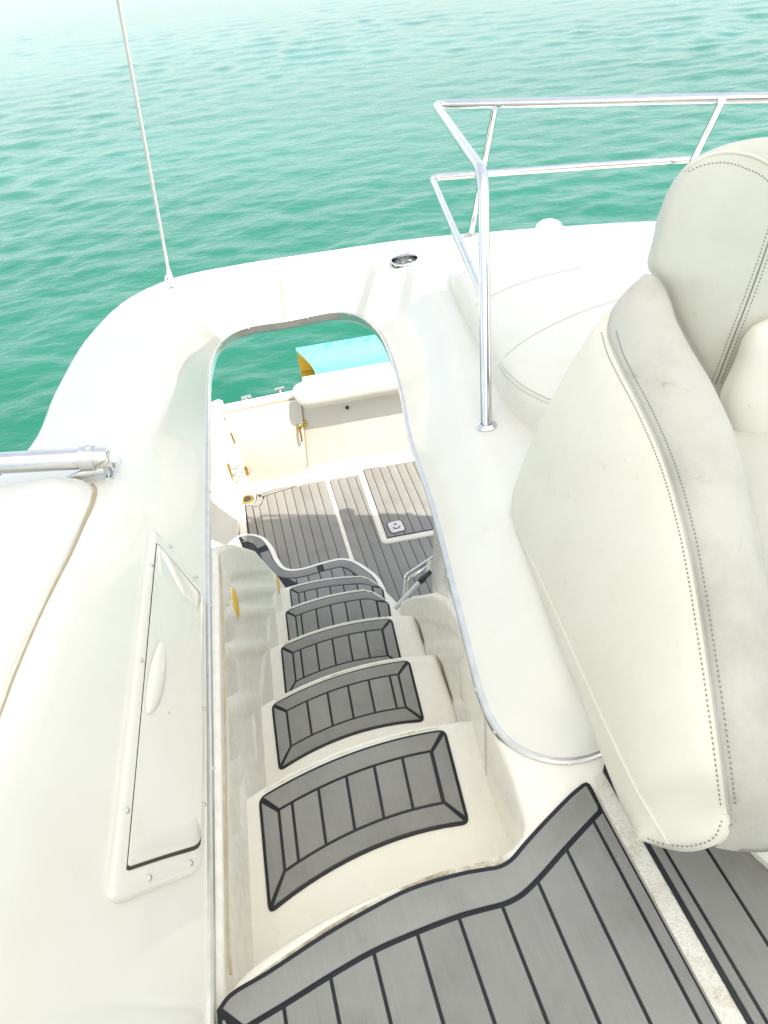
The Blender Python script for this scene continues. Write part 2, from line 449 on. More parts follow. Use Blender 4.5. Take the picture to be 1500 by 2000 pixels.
# --- upper-deck coaming: one moulding swept round the stair opening
def S(rim, crest, outer, zr=0.0, rc=0.07, ro=0.05, out=None, dropx=None):
    return dict(rim=rim, crest=crest, outer=outer, rc=rc, ro=ro)
P_ = lambda px, py, z: Z(px, py, z)
secs = []
def sec(rim, crest, outer, rc=0.07, ro=0.05, drop=0.165, od=None):
    rim, crest, outer = [np.array(q, float) for q in (rim, crest, outer)]
    o2 = np.array(od, float) if od is not None else outer + A(0, 0, -drop)
    secs.append((rim, crest, outer, o2, rc, ro))
sec(A(-.385, -.5, 0), A(-.62, -.5, .66), A(-1.5, -.5, .70), od=(-1.5, -.5, .0))
sec(A(-.345, .1, 0), A(-.53, .1, .65), A(-1.45, .1, .69), od=(-1.5, .1, .0))
sec(P_(408, 2000, 0), A(-.475, .45, .60), A(-1.35, .5, .64), od=(-1.42, .5, -.1))
sec(P_(407, 1500, 0), X(20, 1410, -.45), A(-1.22, .85, .52), od=(-1.3, .85, -.1))
sec(P_(405, 1230, 0), X(105, 1170, -.445), A(-1.08, 1.25, .38), od=(-1.15, 1.25, -.15))
sec(P_(404, 1020, 0), X(190, 990, -.425), A(-.86, 1.70, .262), rc=.09, od=(-.92, 1.7, -.2))
sec(P_(405, 880, 0), P_(262, 880, .22), P_(45, 870, .22), rc=.08, od=None)
sec(P_(405, 790, 0), P_(320, 775, .22), P_(100, 758, .22), rc=.07)
sec(P_(410, 715, 0), P_(338, 685, .22), P_(165, 652, .22))
sec(P_(428, 672, 0), P_(349, 610, .22), P_(246, 578, .22), rc=.06)
sec(P_(470, 643, 0), P_(388, 566, .215), P_(338, 540, .215), rc=.06, ro=.03)
sec(P_(560, 627, 0), P_(497, 533, .205), P_(480, 511, .205), rc=.05, ro=.03)
sec(P_(655, 610, 0), P_(640, 508, .20), P_(632, 488, .20), rc=.05, ro=.03)
sec(P_(700, 617, 0), P_(735, 505, .20), P_(752, 470, .20), rc=.06, ro=.03)
sec(P_(738, 645, 0), P_(815, 535, .20), P_(868, 457, .20), rc=.07, ro=.03)
sec(P_(762, 690, 0), P_(850, 590, .19), P_(990, 447, .20), rc=.07, ro=.03)
sec(P_(785, 770, 0), P_(876, 690, .17), P_(1150, 435, .20), rc=.07, ro=.03)
sec(P_(800, 850, 0), P_(903, 800, .15), P_(1290, 428, .20), rc=.07, ro=.03)
sec(P_(846, 989, 0), P_(962, 965, .14), P_(1500, 430, .20), rc=.08, ro=.03)
sec(P_(905, 1220, 0), P_(1046, 1160, .14), A(2.4, 1.9, .18), rc=.08)
sec(P_(945, 1370, 0), P_(1100, 1265, .14), A(2.4, 1.3, .16), rc=.09)
sec(P_(972, 1424, 0), P_(1135, 1310, .135), A(2.4, 1.0, .15), rc=.09)
sec(P_(1015, 1463, 0), P_(1165, 1335, .13), A(2.4, .95, .14), rc=.09)
sec(P_(1085, 1485, 0), P_(1200, 1350, .125), A(2.4, .9, .14), rc=.09)
sec(P_(1150, 1478, 0), P_(1235, 1350, .12), A(2.4, .88, .14), rc=.09)
sec(A(.62, .70, 0), A(.66, .80, .12), A(2.4, .86, .14), rc=.09)
sec(A(1.6, .70, 0), A(1.62, .80, .12), A(2.4, .84, .14), rc=.09)
NS = 5
rim_c = spline([s[0] for s in secs], NS); cr_c = spline([s[1] for s in secs], NS); ou_c = spline([s[2] for s in secs], NS); dr_c = spline([s[3] for s in secs], NS)
rc_c = np.interp(np.linspace(0, len(secs) - 1, len(rim_c)), range(len(secs)), [s[4] for s in secs])
ro_c = np.interp(np.linspace(0, len(secs) - 1, len(rim_c)), range(len(secs)), [s[5] for s in secs])
rows = []
for a, b, c, d, r1, r2 in zip(rim_c, cr_c, ou_c, dr_c, rc_c, ro_c):
    lip = a + A(0, 0, -0.03)
    f = fillet([lip, a, b, c, d], [0.004, r1, r2], 7); f.append(lip + (d - lip) * .12 + A(0, 0, -.004)) if d[2] > -.05 and c[2] < .3 else f.append(d + A(.05, 0, -.02))
    # finer strips on the long flat runs keep the shading even
    q = []
    for i in range(len(f) - 1):
        k = 4 if np.linalg.norm(f[i + 1] - f[i]) > 0 and i in (8, 16, 24) else 1
        for t in range(k): q.append(f[i] + (f[i + 1] - f[i]) * t / k)
    q.append(f[-1]); rows.append(q)
coam = grid(rows)
co_obj = mesh('coaming', *coam, 'gel', boat, angle=60)
T_coam = bvh(coam)
# bore for the cup holder
cup_c, _ = hit(T_coam, 790, 507)
bpy.context.view_layer.update()
bore = mesh('bore', *(lambda g: (g[0], g[1] + [tuple(range(36)), tuple(range(71, 35, -1))]))(lathe(cup_c, (0, 0, 1), [(.056, -.075), (.056, .08)], 36)), 'gel')
md = co_obj.modifiers.new('bore', 'BOOLEAN'); md.operation = 'DIFFERENCE'; md.object = bore; md.solver = 'EXACT'
bpy.context.view_layer.update()
nm = bpy.data.meshes.new_from_object(co_obj.evaluated_get(bpy.context.evaluated_depsgraph_get()))
print('bore', len(co_obj.data.polygons), len(nm.polygons))
co_obj.modifiers.clear(); bpy.data.objects.remove(bore)
if len(nm.polygons) > len(co_obj.data.polygons) * .9: co_obj.data = nm; nm.name = 'coaming'

# metal edge trim on the opening
i0, i1 = 1 * NS, 25 * NS
rim = rim_c[i0:i1 + 1]
tr = []
for i, p in enumerate(rim):
    t = rim[min(i + 1, len(rim) - 1)] - rim[max(i - 1, 0)]; t[2] = 0; t /= np.linalg.norm(t)
    inn = A(t[1], -t[0], 0)     # towards the opening
    hb = float(np.interp(p[1], [2.3, 2.75], [.014, .028]))
    tr.append([p + A(0, 0, .006) - inn * .001, p + inn * .004 + A(0, 0, .006), p + inn * .0085 + A(0, 0, .002), p + inn * .0085 + A(0, 0, -hb), p + inn * .004 + A(0, 0, -hb - .006), p - inn * .02 + A(0, 0, -hb - .006), p - inn * .02 + A(0, 0, .004)])
trim_m = grid(tr, closed_v=True)
trim = mesh('edge_trim', *trim_m, 'brush', boat, angle=30)
T_trim = bvh(trim_m)
for i in range(4, len(rim) - 2, 6):
    t = rim[i + 1] - rim[i - 1]; t[2] = 0; t /= np.linalg.norm(t); inn = A(t[1], -t[0], 0)
    v, f = dome(rim[i] + inn * .0085 + A(0, 0, -.006), inn, .005, .003, 10, 3); mesh('screw', v, f, 'steel', trim)

# vertical joint in the aft coaming, stained
jl = onsurf(T_coam, [(541, 512), (545, 530), (550, 570), (556, 612), (558, 622)], 8, .0008)
mesh('coaming_joint', *tube(jl, .0035, 8), 'rust', boat)

# cove below the rim: left strip beside the stairs and right panel
pa, pb = A(-.287, .538, -.05), A(-.195, 1.603, -.05)
wd = (pb - pa) / np.linalg.norm(pb - pa); wnrm = np.cross(wd, [0, 0, 1.0])       # faces the stairs (+x)
def rim_x(y, side):
    pts = [p for p in rim_c if (p[0] < (0.0 if y < 2 else .2)) == (side < 0) and p[1] < 2.6]
    pts = sorted(pts, key=lambda p: p[1]); return np.interp(y, [p[1] for p in pts], [p[0] for p in pts])

# --- stair side walls as height fields with moulded pockets
def sdf_poly(P, poly):
    poly = np.array(poly); d = np.full(len(P), 1e9); inside = np.zeros(len(P), bool); L = len(poly)
    for i in range(L):
        a, b = poly[i], poly[(i + 1) % L]; e = b - a; w = P - a
        t = np.clip((w @ e) / (e @ e), 0, 1); d = np.minimum(d, np.linalg.norm(w - t[:, None] * e, axis=1))
        c = (a[1] <= P[:, 1]) != (b[1] <= P[:, 1])
        xs_ = a[0] + (P[:, 1] - a[1]) / (b[1] - a[1] + 1e-12) * e[0]
        inside ^= c & (P[:, 0] < xs_)
    return np.where(inside, d, -d)
def sidewall(name, p0, dirn, nrm, s_rng, top, bottom, pockets, depth=.008, ns=520, nt=220):
    s = np.linspace(*s_rng, ns); rows = []
    uv = []
    for q in s:
        zt, zb = top(q), bottom(q)
        uv.append([(q, zb + (zt - zb) * t) for t in np.linspace(0, 1, nt)])
    P = np.array(uv).reshape(-1, 2); dep = np.zeros(len(P))
    for pk in pockets:
        sd_ = sdf_poly(P, pk); t = np.clip((sd_ + .004) / .034, 0, 1); dep = np.maximum(dep, depth * t * t * (3 - 2 * t))
    base = np.array([p0[0], p0[1], 0]); dirn = np.array([dirn[0], dirn[1], 0]); dirn /= np.linalg.norm(dirn)
    W = base + P[:, :1] * dirn + np.array([0, 0, 1.0]) * P[:, 1:] - dep[:, None] * nrm
    W = W.reshape(ns, nt, 3)
    # rolled top edge
    roll = [W[:, -1] - nrm * .018 * (1 - math.cos(a)) + A(0, 0, .018 * math.sin(a)) for a in (0.5, 1.0, 1.57)]
    roll.append(W[:, -1] - nrm * .05 + A(0, 0, .018)); roll.append(W[:, -1] - nrm * .06 - A(0, 0, .3))
    roll = roll[:4]; roll[3] = W[:, -1] - nrm * .045 - A(0, 0, .01)
    rws = [list(W[i]) + [r[i] for r in roll] for i in range(ns)]
    g = grid(rws); mesh(name, *g, 'gel3', boat, angle=50); return g
def to_wall(px, py, p0, dirn, nrm):
    w = PL(px, py, p0, nrm); return ((w - np.array([p0[0], p0[1], w[2]])) @ np.array([dirn[0], dirn[1], 0]), w[2])
pkL = [[to_wall(*q, pa, wd, wnrm) for q in pk] for pk in (
    [(447, 1388), (497, 1383), (505, 1490), (449, 1500)], [(441, 1274), (522, 1268), (512, 1362), (443, 1374)],
    [(439, 1204), (528, 1197), (527, 1258), (440, 1266)], [(444, 1162), (540, 1153), (538, 1188), (440, 1196)],
    [(452, 1118), (528, 1112), (540, 1145), (446, 1154)], [(452, 1515), (478, 1512), (480, 1640), (455, 1650)])]
dg = [to_wall(*q, pa, wd, wnrm) for q in ((424, 1066), (460, 1068), (500, 1080), (545, 1130), (572, 1168))]
dgs, dgz = [q[0] for q in dg], [q[1] for q in dg]
topL = lambda s: float(np.interp(s, [-.2, dgs[0] - .02] + dgs, [-.05, -.05] + [min(z, -.05) for z in dgz]))
botL = lambda s: min(-0.36 - max(0, (s + .5 - .55)) * .64, topL(s) - .02)
gL = sidewall('stair_side_wall', pa, wd, wnrm, (-.2, dgs[-1]), topL, lambda s: max(botL(s) - .25, -2.1) if topL(s) > -2.05 else topL(s) - .02, pkL)
T_L = bvh(gL)
# tan sealant line along the left side
sl = [Z(*p, -.05) + A(.004, 0, 0) for p in resample([(447, 1905), (442, 1860), (439, 1700), (437, 1450), (434, 1250), (430, 1130), (425, 1085)], 60)]
mesh('sealant_line', *tube(sl, [.0018 + .0016 * rng.random() for _ in sl], 8), 'rust', boat)
# strip between trim and sealant line
st = []
for s in np.linspace(-.5, 1.115, 40):
    q = pa + wd * s; rx = np.interp(q[1], [p[1] for p in rim_c[:35]], [p[0] for p in rim_c[:35]])
    st.append([A(rx - .004, q[1], -.03), A(rx - .002, q[1], -.036), A(q[0], q[1], -.05), A(q[0] - .002, q[1], -.056), A(q[0] - .01, q[1], -.35)])
mesh('stair_inner_lip', *grid([r[::-1] for r in st]), 'gel2', boat)

# right stair side wall
ra = A(.36, 1.0, 0); rdir = A(.092, 1, 0); rdir /= np.linalg.norm(rdir); rn = np.cross([0, 0, 1.0], rdir)
rw = lambda *q: to_wall(*q, ra, rdir, rn)
dr = [rw(*q) for q in ((899, 1200), (870, 1180), (845, 1167), (800, 1172), (770, 1187))]
pkR = [[rw(*q) for q in pk] for pk in (
    [(797, 1215), (830, 1205), (885, 1225), (905, 1262), (812, 1268), (801, 1256)],
    [(838, 1286), (925, 1277), (945, 1372), (936, 1386), (846, 1379)])]
drs, drz = [q[0] for q in dr], [min(q[1], -.045) for q in dr]
topR = lambda s: float(np.interp(s, [-.3, drs[0] - .05] + drs + [drs[-1] + .8], [-.045, -.045] + drz + [drz[-1] - 1.0]))
gR = sidewall('stair_side_wall', ra, rdir, rn, (-.36, drs[-1] + .75), topR, lambda s: min(topR(s) - .02, max(-2.1, -.65 - max(0, s + .1) * .66)), pkR)
# panel standing under the right-hand rim
e0, e1 = Z(846, 989, 0), Z(905, 1220, 0)
pn = np.cross(e1 - e0, [0, 0, 1.0]); pn /= np.linalg.norm(pn)
lo = [PL(*q, e0, pn) - A(0, 0, .03) for q in ((846, 995), (844, 1060), (843, 1133), (846, 1161))]
lo += [A(e0[0] + (e1[0] - e0[0]) * t, e0[1] + (e1[1] - e0[1]) * t, lo[3][2] - .03) for t in (.5, 1.0, 1.5)]
up = [e0 + (e1 - e0) * t - A(0, 0, .03) for t in (1.5, .8, .4)]
mesh('stair_bulkhead', *pslab([p + pn * .0 for p in lo + up], .0, .04, -pn if pn[0] > 0 else pn, .002), 'gel', boat, smooth=False)

# --- deck sheet with its nosing
dk = [(436, 1950), (448, 1922), (490, 1878), (540, 1842), (600, 1803), (660, 1771), (720, 1743), (800, 1710), (880, 1686), (960, 1668), (995, 1650), (1016, 1625), (1022, 1600), (1012, 1560), (998, 1510), (972, 1448), (950, 1395)]
dkw = [Z(*p, 0)[:2] for p in dk]
dkw = [q for q in spline(dkw, 3)] + [A(.50, 1.0), A(2.4, 1.0), A(2.4, -.6), A(-.45, -.6), A(-.33, .3)]
mesh('flybridge_deck', *slab(dkw, -0.004, .42, .022), 'gel2', boat, angle=40)

# non-skid strips let into the deck
def strip(px_a, px_b, z=0.0005, m='nonskid'):
    a = resample([Z(*p, z) for p in px_a], 40); b = resample([Z(*p, z) for p in px_b], 40)
    mesh('nonskid_strip', *grid([[q, p] for p, q in zip(a, b)]), m, boat)
strip([(452, 1960), (530, 1905), (640, 1832), (760, 1765), (860, 1722), (960, 1698), (995, 1684)], [(458, 1938), (525, 1888), (636, 1812), (756, 1744), (856, 1704), (955, 1680), (985, 1668)], m='nonskid2')
strip([(1160, 1520), (1195, 1500), (1230, 1560)], [(1172, 1548), (1212, 1610), (1240, 1650)])
strip([(1188, 1520), (1268, 1662), (1460, 2000), (1700, 2420)], [(1168, 1545), (1182, 1580), (1410, 2000), (1640, 2420)], .001)

# --- mats
def piece(name, poly, z, mat, parent, th=.005, bev=.0016):
    P = clean(poly)
    if len(P) < 3 or abs(area2(P)) < 1.2e-4: return
    mesh(name, *slab(P, z, th, bev), mat, parent, angle=30)
GAP = .0030
def cells(region, z, parent, lines, mat='foam', gap=GAP):
    """planks: region clipped between consecutive lines x=a+b*y"""
    for (a0, b0), (a1, b1) in zip(lines[:-1], lines[1:]):
        p = clip(region, 1, -b1, a1 - gap); 
        if len(p) > 2: p = clip(p, -1, b0, -(a0 + gap))
        if len(p) > 2: piece('plank', p, z, mat, parent)

def offset_curve(c, d):
    out = []
    for i, p in enumerate(c):
        t = c[min(i + 1, len(c) - 1)] - c[max(i - 1, 0)]; t = t[:2] / np.linalg.norm(t[:2]); out.append(p[:2] + d * A(-t[1], t[0]))
    return out
# main upper-deck mat
MZ = .0075
mat1 = thing('deck_mat', (0.1, .3, 0), 'large grey foam teak deck mat with curved front edge, at the top of the stairs', 'deck mat')
outer_px = [(424, 1974), (448, 1942), (520, 1898), (636, 1822), (720, 1774), (800, 1734), (900, 1704), (950, 1695), (972, 1691), (994, 1679), (1023, 1646), (1071, 1594), (1115, 1550), (1137, 1532)]
inner_px = [(462, 2022), (500, 1998), (560, 1962), (646, 1908), (730, 1860), (812, 1824), (896, 1792), (950, 1777), (987, 1767), (1016, 1752), (1045, 1726), (1104, 1660), (1155, 1605), (1176, 1583)]
oc = [Z(*p, 0)[:2] for p in spline([A(*p) for p in outer_px], 4)]; ic = [Z(*p, 0)[:2] for p in spline([A(*p) for p in inner_px], 4)]
xr = Z(1405, 2000, 0)[0]; xl = oc[0][0]
apex = [Z(*p, 0)[:2] for p in ((1137, 1532), (1145, 1529), (1152, 1533), (1159, 1545), (1177, 1583))]
base = oc + apex[1:] + [A(xr, -.5), A(xl, -.5)]
mesh('mat_backing', *slab(base, .004, .0045, .001), 'caulk', mat1)
ob = offset_curve(oc, -.0085); ib = offset_curve(ic, .0045)
fr = ob[1:] + [Z(1146, 1540, 0)[:2], Z(1151, 1549, 0)[:2], Z(1166, 1577, 0)[:2]] + ib[::-1][1:-2]
piece('border', fr, MZ, 'foamx', mat1, .006)
piece('border', [ob[0] + A(.006, -.012), ib[0] + A(-.004, -.004), A(ic[0][0] - .004, -.5), A(xl + .007, -.5)], MZ, 'foam', mat1, .006)
xs = [ic[0][0]] + [Z(p, 2000, 0)[0] for p in (560, 664, 764, 866, 966, 1069, 1170, 1269, 1366)] + [xr - .002]
reg = offset_curve(ic, -.005) + [A(xr, -.5), A(ic[0][0], -.5)]
cells(reg, MZ, mat1, [(x, 0) for x in xs])
# mat under the helm chair
mat2 = thing('deck_mat', (.6, .3, 0), 'grey foam teak deck mat partly hidden under the helm chair', 'deck mat')
x0 = .4935
a = A(x0, .66)
base = [A(x0, -.5), A(x0, .645), A(x0 + .012, .66), A(1.5, .66), A(1.5, -.5)]
mesh('mat_backing', *slab(base[::-1], .004, .0045, .001), 'caulk', mat2)
cells([A(x0 + .006, -.5), A(x0 + .006, .65), A(1.5, .65), A(1.5, -.5)][::-1], MZ, mat2, [(x0 + .006, 0), (.521, 0)] + [(.591 + .077 * k, 0) for k in range(11)])

# --- stairs
def rr(p, r=3): return np.round(p, r)
st_px = [((505, 1560), (870, 1425)), ((530, 1378), (800, 1290)), ((548, 1265), (766, 1209)), ((557, 1195), (750, 1152)), ((565, 1150), (740, 1128))]
ordn = ['top', 'second', 'third', 'fourth', 'fifth']
depth = .265
treads = []
for k, (l, r) in enumerate(st_px, 1):
    z = -RISE * k
    fl, fr_ = Z(*l, z)[:2], Z(*r, z)[:2]
    if k >= 4:
        mid = (fl + fr_) / 2; w_ = np.linalg.norm(fr_ - fl)
    sd_ = rdir[:2]
    bl, br = fl - sd_ * depth + A(.002, 0), fr_ - sd_ * (depth - .01) + A(-.004, 0)
    if k == 1: bl, br = Z(525, 1788, z)[:2], Z(918, 1610, z)[:2]
    if k == 2: bl, br = Z(545, 1508, z)[:2], Z(830, 1410, z)[:2]
    sf, sb = .030, .038
    def Sf(u, v, fl=fl, fr_=fr_, bl=bl, br=br, sf=sf, sb=sb, lowr=(k >= 4)):
        f = fl + (fr_ - fl) * u; b = bl + (br - bl) * u; bow = 4 * u * (1 - u)
        if lowr and u > .80: f = f - A(0, .10 * ((u - .80) / .2) ** 2)
        return (b + A(0, sb * bow)) * (1 - v) + (f + A(0, sf * bow)) * v
    # white tread: full width, rounded nosing, body below
    US = np.linspace(-.16, 1.2, 22)
    front = [Sf(u, 1) + A(0, .030) for u in US]; back = [Sf(u, 0) - A(0, .17) for u in US[::-1]]
    mesh('stair_tread', *slab(front + back, z, RISE + .04, .02), 'gel2', boat, angle=40)
    strip_a = [np.append(Sf(u, 1) + A(0, .006), z + .001) for u in np.linspace(.03, .97, 30)]
    strip_b = [np.append(Sf(u, 1) + A(0, .0115), z + .001) for u in np.linspace(.03, .97, 30)]
    mesh('nonskid_strip', *grid([[q, p] for p, q in zip(strip_b, strip_a)]), 'nonskid', boat)
    # mat
    mt = thing('stair_mat', (*Sf(.5, .5), z), 'grey foam teak stair mat with black seams on the %s step down' % ordn[k - 1], 'stair mat', 'grey stair mats on the steps')
    W_, D_ = np.linalg.norm(fr_ - fl), depth
    wu, wv = .048 / W_, .060 / D_
    wu2 = .05 / W_
    ring = [Sf(u, 1) for u in np.linspace(0, 1, 20)] + [Sf(u, 0) for u in np.linspace(1, 0, 20)]
    outl = roundpoly([Sf(0, 0)] + [Sf(u, 0) for u in np.linspace(.12, .88, 12)] + [Sf(1, 0)] + [Sf(1, 1)] + [Sf(u, 1) for u in np.linspace(.88, .12, 12)] + [Sf(0, 1)], [.02] + [0] * 12 + [.02, .022] + [0] * 12 + [.022], 5)
    mesh('mat_backing', *slab(outl, z + .004, .0045, .001), 'caulk', mt)
    ou, ov = .008 / W_, .008 / D_; gu, gv = .0035 / W_, .0035 / D_
    U = lambda a, b: np.linspace(a, b, 16)
    mi = .006 / W_
    piece('border', [Sf(u, 1 - ov) for u in U(ou + mi, 1 - ou - mi)] + [Sf(u, 1 - wv + gv) for u in U(1 - wu - mi * .3, wu + mi * .3)], z + MZ, 'foamx', mt)
    piece('border', [Sf(u, ov) for u in U(ou + mi, 1 - ou - mi)] + [Sf(u, wv - gv) for u in U(1 - wu - mi * .3, wu + mi * .3)], z + MZ, 'foamx', mt)
    piece('border', [Sf(ou, ov + .012 / D_), Sf(wu - gu, wv + .004 / D_), Sf(wu - gu, 1 - wv - .004 / D_), Sf(ou, 1 - ov - .012 / D_)], z + MZ, 'foam', mt)
    piece('border', [Sf(1 - ou, ov + .012 / D_), Sf(1 - wu + gu, wv + .004 / D_), Sf(1 - wu + gu, 1 - wv - .004 / D_), Sf(1 - ou, 1 - ov - .012 / D_)], z + MZ, 'foam', mt)
    br_ = np.r_[wu, wu + .055 + .015 * (k % 2), np.linspace(wu + .21, 1 - wu - .005, 5)] if k != 2 else np.r_[np.linspace(wu, 1 - wu - .06, 6), 1 - wu]
    for ua, ub in zip(br_[:-1], br_[1:]):
        q = [Sf(u, wv + gv) for u in np.linspace(ua + gu, ub - gu, 5)] + [Sf(u, 1 - wv - gv) for u in np.linspace(ub - gu, ua + gu, 5)]
        piece('plank', q, z + MZ, 'foam', mt)
    treads.append(Sf)

# lowest step with its S-shaped edge
z6 = -1.8
e6 = [(452, 1052), (468, 1042), (480, 1040), (500, 1041), (518, 1048), (533, 1066), (545, 1091), (555, 1103), (566, 1108), (590, 1106), (615, 1099), (640, 1092), (668, 1087), (692, 1091), (718, 1106), (738, 1122), (752, 1145), (760, 1180)]
c6 = [Z(*p, z6)[:2] for p in spline([A(*p) for p in e6], 4)]
body = c6 + [A(.58, 2.3), A(-.2, 2.3), A(-.42, 3.3), A(-.42, 3.75)]
mesh('stair_tread', *slab(body, z6, .3, .02), 'gel2', boat, angle=40)
m6 = thing('stair_mat', (.2, 3.2, z6), 'grey foam teak mat with wavy S-shaped edge on the lowest step', 'stair mat', 'grey stair mats on the steps')
o6 = offset_curve(c6, -.034)[2:]; n6 = offset_curve(c6, -.102)[6:]
body = o6 + [A(.52, 2.7), A(-.06, 2.7), A(-.10, 3.2), A(-.26, 3.6)]
mesh('mat_backing', *slab(body, z6 + .004, .0045, .001), 'caulk', m6)
o6b = offset_curve(c6, -.040)[3:]; o6c = offset_curve(c6, -.098)[3:]
cut = [0, 17, 38, len(o6b) - 1]
for a, b in zip(cut[:-1], cut[1:]):
    piece('border', o6b[a + (1 if a else 0):b] + o6c[a + (1 if a else 0):b][::-1], z6 + MZ, 'foamx', m6, bev=.001)
reg = offset_curve(c6, -.106)[32:56] + [A(.40, 2.7), A(-.04, 2.7)]
reg = [p for p in reg if p[0] > -.03]
cells(reg, z6 + MZ, m6, [(-.06 + .075 * k - .092 * 3.2 * 0, 0.0) for k in range(8)])

# --- cockpit sole and mats
mesh('cockpit_floor', *slab([A(-.62, 2.2), A(-.30, 4.2), A(-.20, 5.1), A(2.6, 4.9), A(2.6, 2.2)], ZC, .06, 0), 'gel2', boat, smooth=False)
def px2(ps, z): return [Z(*p, z)[:2] for p in ps]
mA = thing('cockpit_mat', (.1, 4.1, ZC), 'grey foam teak cockpit mat beside the brass floor drain', 'deck mat', 'grey cockpit floor mats')
edge = px2([(499, 966), (500, 974), (495, 983), (486, 988), (478, 986)], ZC)
tl, trr, brr = px2([(499, 966), (631, 926), (681, 1087)], ZC)
lb = Z(483, 1040, ZC)[:2]
b_ = spline(edge, 3) + [lb, lb + A(.01, -.9), A(brr[0] - .02, 3.0), brr, trr]
mesh('mat_backing', *slab(b_, ZC + .004, .0045, 0), 'caulk', mA)
bw = .055
aft = (trr - tl) / np.linalg.norm(trr - tl); nb = A(aft[1], -aft[0])
piece('border', [tl + A(.012, -.004), trr - A(.004, .004), trr + nb * bw - A(.004, 0), tl + nb * bw + A(.02, 0)], ZC + MZ, 'foamx', mA, bev=.001)
arc = spline(edge, 4); arc_in = [p + A(.052, -.045) for p in arc]
piece('border', [p + A(.006, -.006) for p in arc] + [p - A(.003, -.003) for p in arc_in[::-1]], ZC + MZ, 'foam', mA, bev=.001)
piece('border', [arc[-1] + A(.007, -.012), arc_in[-1] + A(0, -.006), lb + A(.068, -.3), lb + A(.007, -.3)], ZC + MZ, 'foam', mA, bev=.001)
regA = [tl + nb * (bw + .006) + A(.06, 0), trr + nb * (bw + .006), A(brr[0] - .004, 3.1), A(lb[0] + .076, 3.1), arc_in[-1] + A(.006, -.01), arc_in[len(arc) // 2] + A(.006, -.006)]
lnA = []
for k in range(11):
    lnA.append((-.30 + .0685 * k + .02, .0)); 
sl_ = (trr[0] - brr[0]) / (trr[1] - brr[1])
lnA = [(brr[0] - sl_ * brr[1] - .0685 * (10 - k), sl_) for k in range(11)]
cells(regA, ZC + MZ, mA, lnA, gap=.0022)
mB = thing('cockpit_mat', (.6, 4.1, ZC), 'grey foam teak cockpit mat between the drain side mat and the hatch', 'deck mat', 'grey cockpit floor mats')
q0, q1 = px2([(638, 923), (689, 909)], ZC); q2 = Z(690, 1087, ZC)[:2]
bB = [q0, q1, q1 + A(.02, -.02), A(1.9, q1[1] - .12), A(1.9, 2.6), A(q2[0] - .02, 2.6), q2]
mesh('mat_backing', *slab(bB, ZC + .004, .0045, 0), 'caulk', mB)
aft = (q1 - q0) / np.linalg.norm(q1 - q0); nb = A(aft[1], -aft[0])
piece('border', [q0 + A(.004, -.004), q1 + A(-.004, -.004), q1 + nb * bw + A(-.004, 0), q0 + nb * bw + A(.004, 0)], ZC + MZ, 'foamx', mB, bev=.001)
regB = [q0 + nb * (bw + .005), q1 + nb * (bw + .005), A(1.9, q1[1] - .2), A(1.9, 2.6), A(q2[0] - .02, 2.6), q2]
lnB = [(q2[0] - sl_ * q2[1] + .0685 * k, sl_) for k in range(18)]
cells(regB, ZC + MZ, mB, lnB, gap=.0022)
# hatch with its own mat
h0, h1, h2, h3 = px2([(694, 912), (836, 884), (870, 1043), (747, 1066)], ZC)
h1 = h0 + (h1 - h0) * 1.25; h2 = h3 + (h2 - h3) * 1.6
hat = thing('floor_hatch', (*((h0 + h2) / 2), ZC), 'cockpit floor hatch with white frame, grey foam teak top and flush pull', 'hatch')
hx = roundpoly([h0, h1, h2, h3], .05); mesh('frame', *slab(hx, ZC + .016, .016, .006), 'gel', hat)
hi = inset2(hx, .020); mesh('groove', *slab(hi, ZC + .017, .004, 0), 'gel2', hat)
hi = inset2(hx, .034); mesh('frame', *slab(hi, ZC + .0195, .004, .001), 'gel', hat)
hi = inset2(hx, .046); mesh('mat_backing', *slab(hi, ZC + .023, .004, .001), 'caulk', hat)
hi2 = inset2(hx, .052)
bl_ = h0 + (h1 - h0) * .5
ab = (h1 - h0) / np.linalg.norm(h1 - h0); nb2 = A(ab[1], -ab[0])
c0 = (h0 + nb2 * .10)
band = clip(hi2, nb2[0], nb2[1], nb2 @ (h0 + nb2 * .095)); piece('border', band, ZC + .026, 'foamx', hat, bev=.001)
rest = clip(hi2, -nb2[0], -nb2[1], -(nb2 @ (h0 + nb2 * .100)))
sl2 = (h0[0] - h3[0]) / (h0[1] - h3[1])
for k in range(14):
    a0 = h3[0] - sl2 * h3[1] + .04 + .0685 * k
    p = clip(rest, 1, -sl2, a0 + .0685 - .0022); p = clip(p, -1, sl2, -(a0 + .0022)) if len(p) > 2 else p
    if len(p) > 2: piece('plank', p, ZC + .026, 'foam', hat)
pc = Z(774, 1029, ZC + .026)[:2]
sq = roundpoly([pc + A(-.052, -.058), pc + A(.052, -.06), pc + A(.05, .058), pc + A(-.054, .06)], .025)
sqo = inset2(sq, -.008); mesh('pull_gasket', *slab(sqo, ZC + .0272, .004, 0), 'caulk', hat)
pl_ = mesh('pull_plate', *slab(sq, ZC + .032, .006, .002), 'plastic', hat)
mesh('pull_ring', *tube([A(pc[0] + .024 * math.cos(t), pc[1] + .026 * math.sin(t), ZC + .033) for t in np.linspace(3.4, 6.0, 14)], .004, 8), 'black', pl_)
mesh('pull_latch', *slab([pc + A(-.012, .02), pc + A(.012, .02), pc + A(0, .036)], ZC + .036, .006, .001), 'black', pl_)
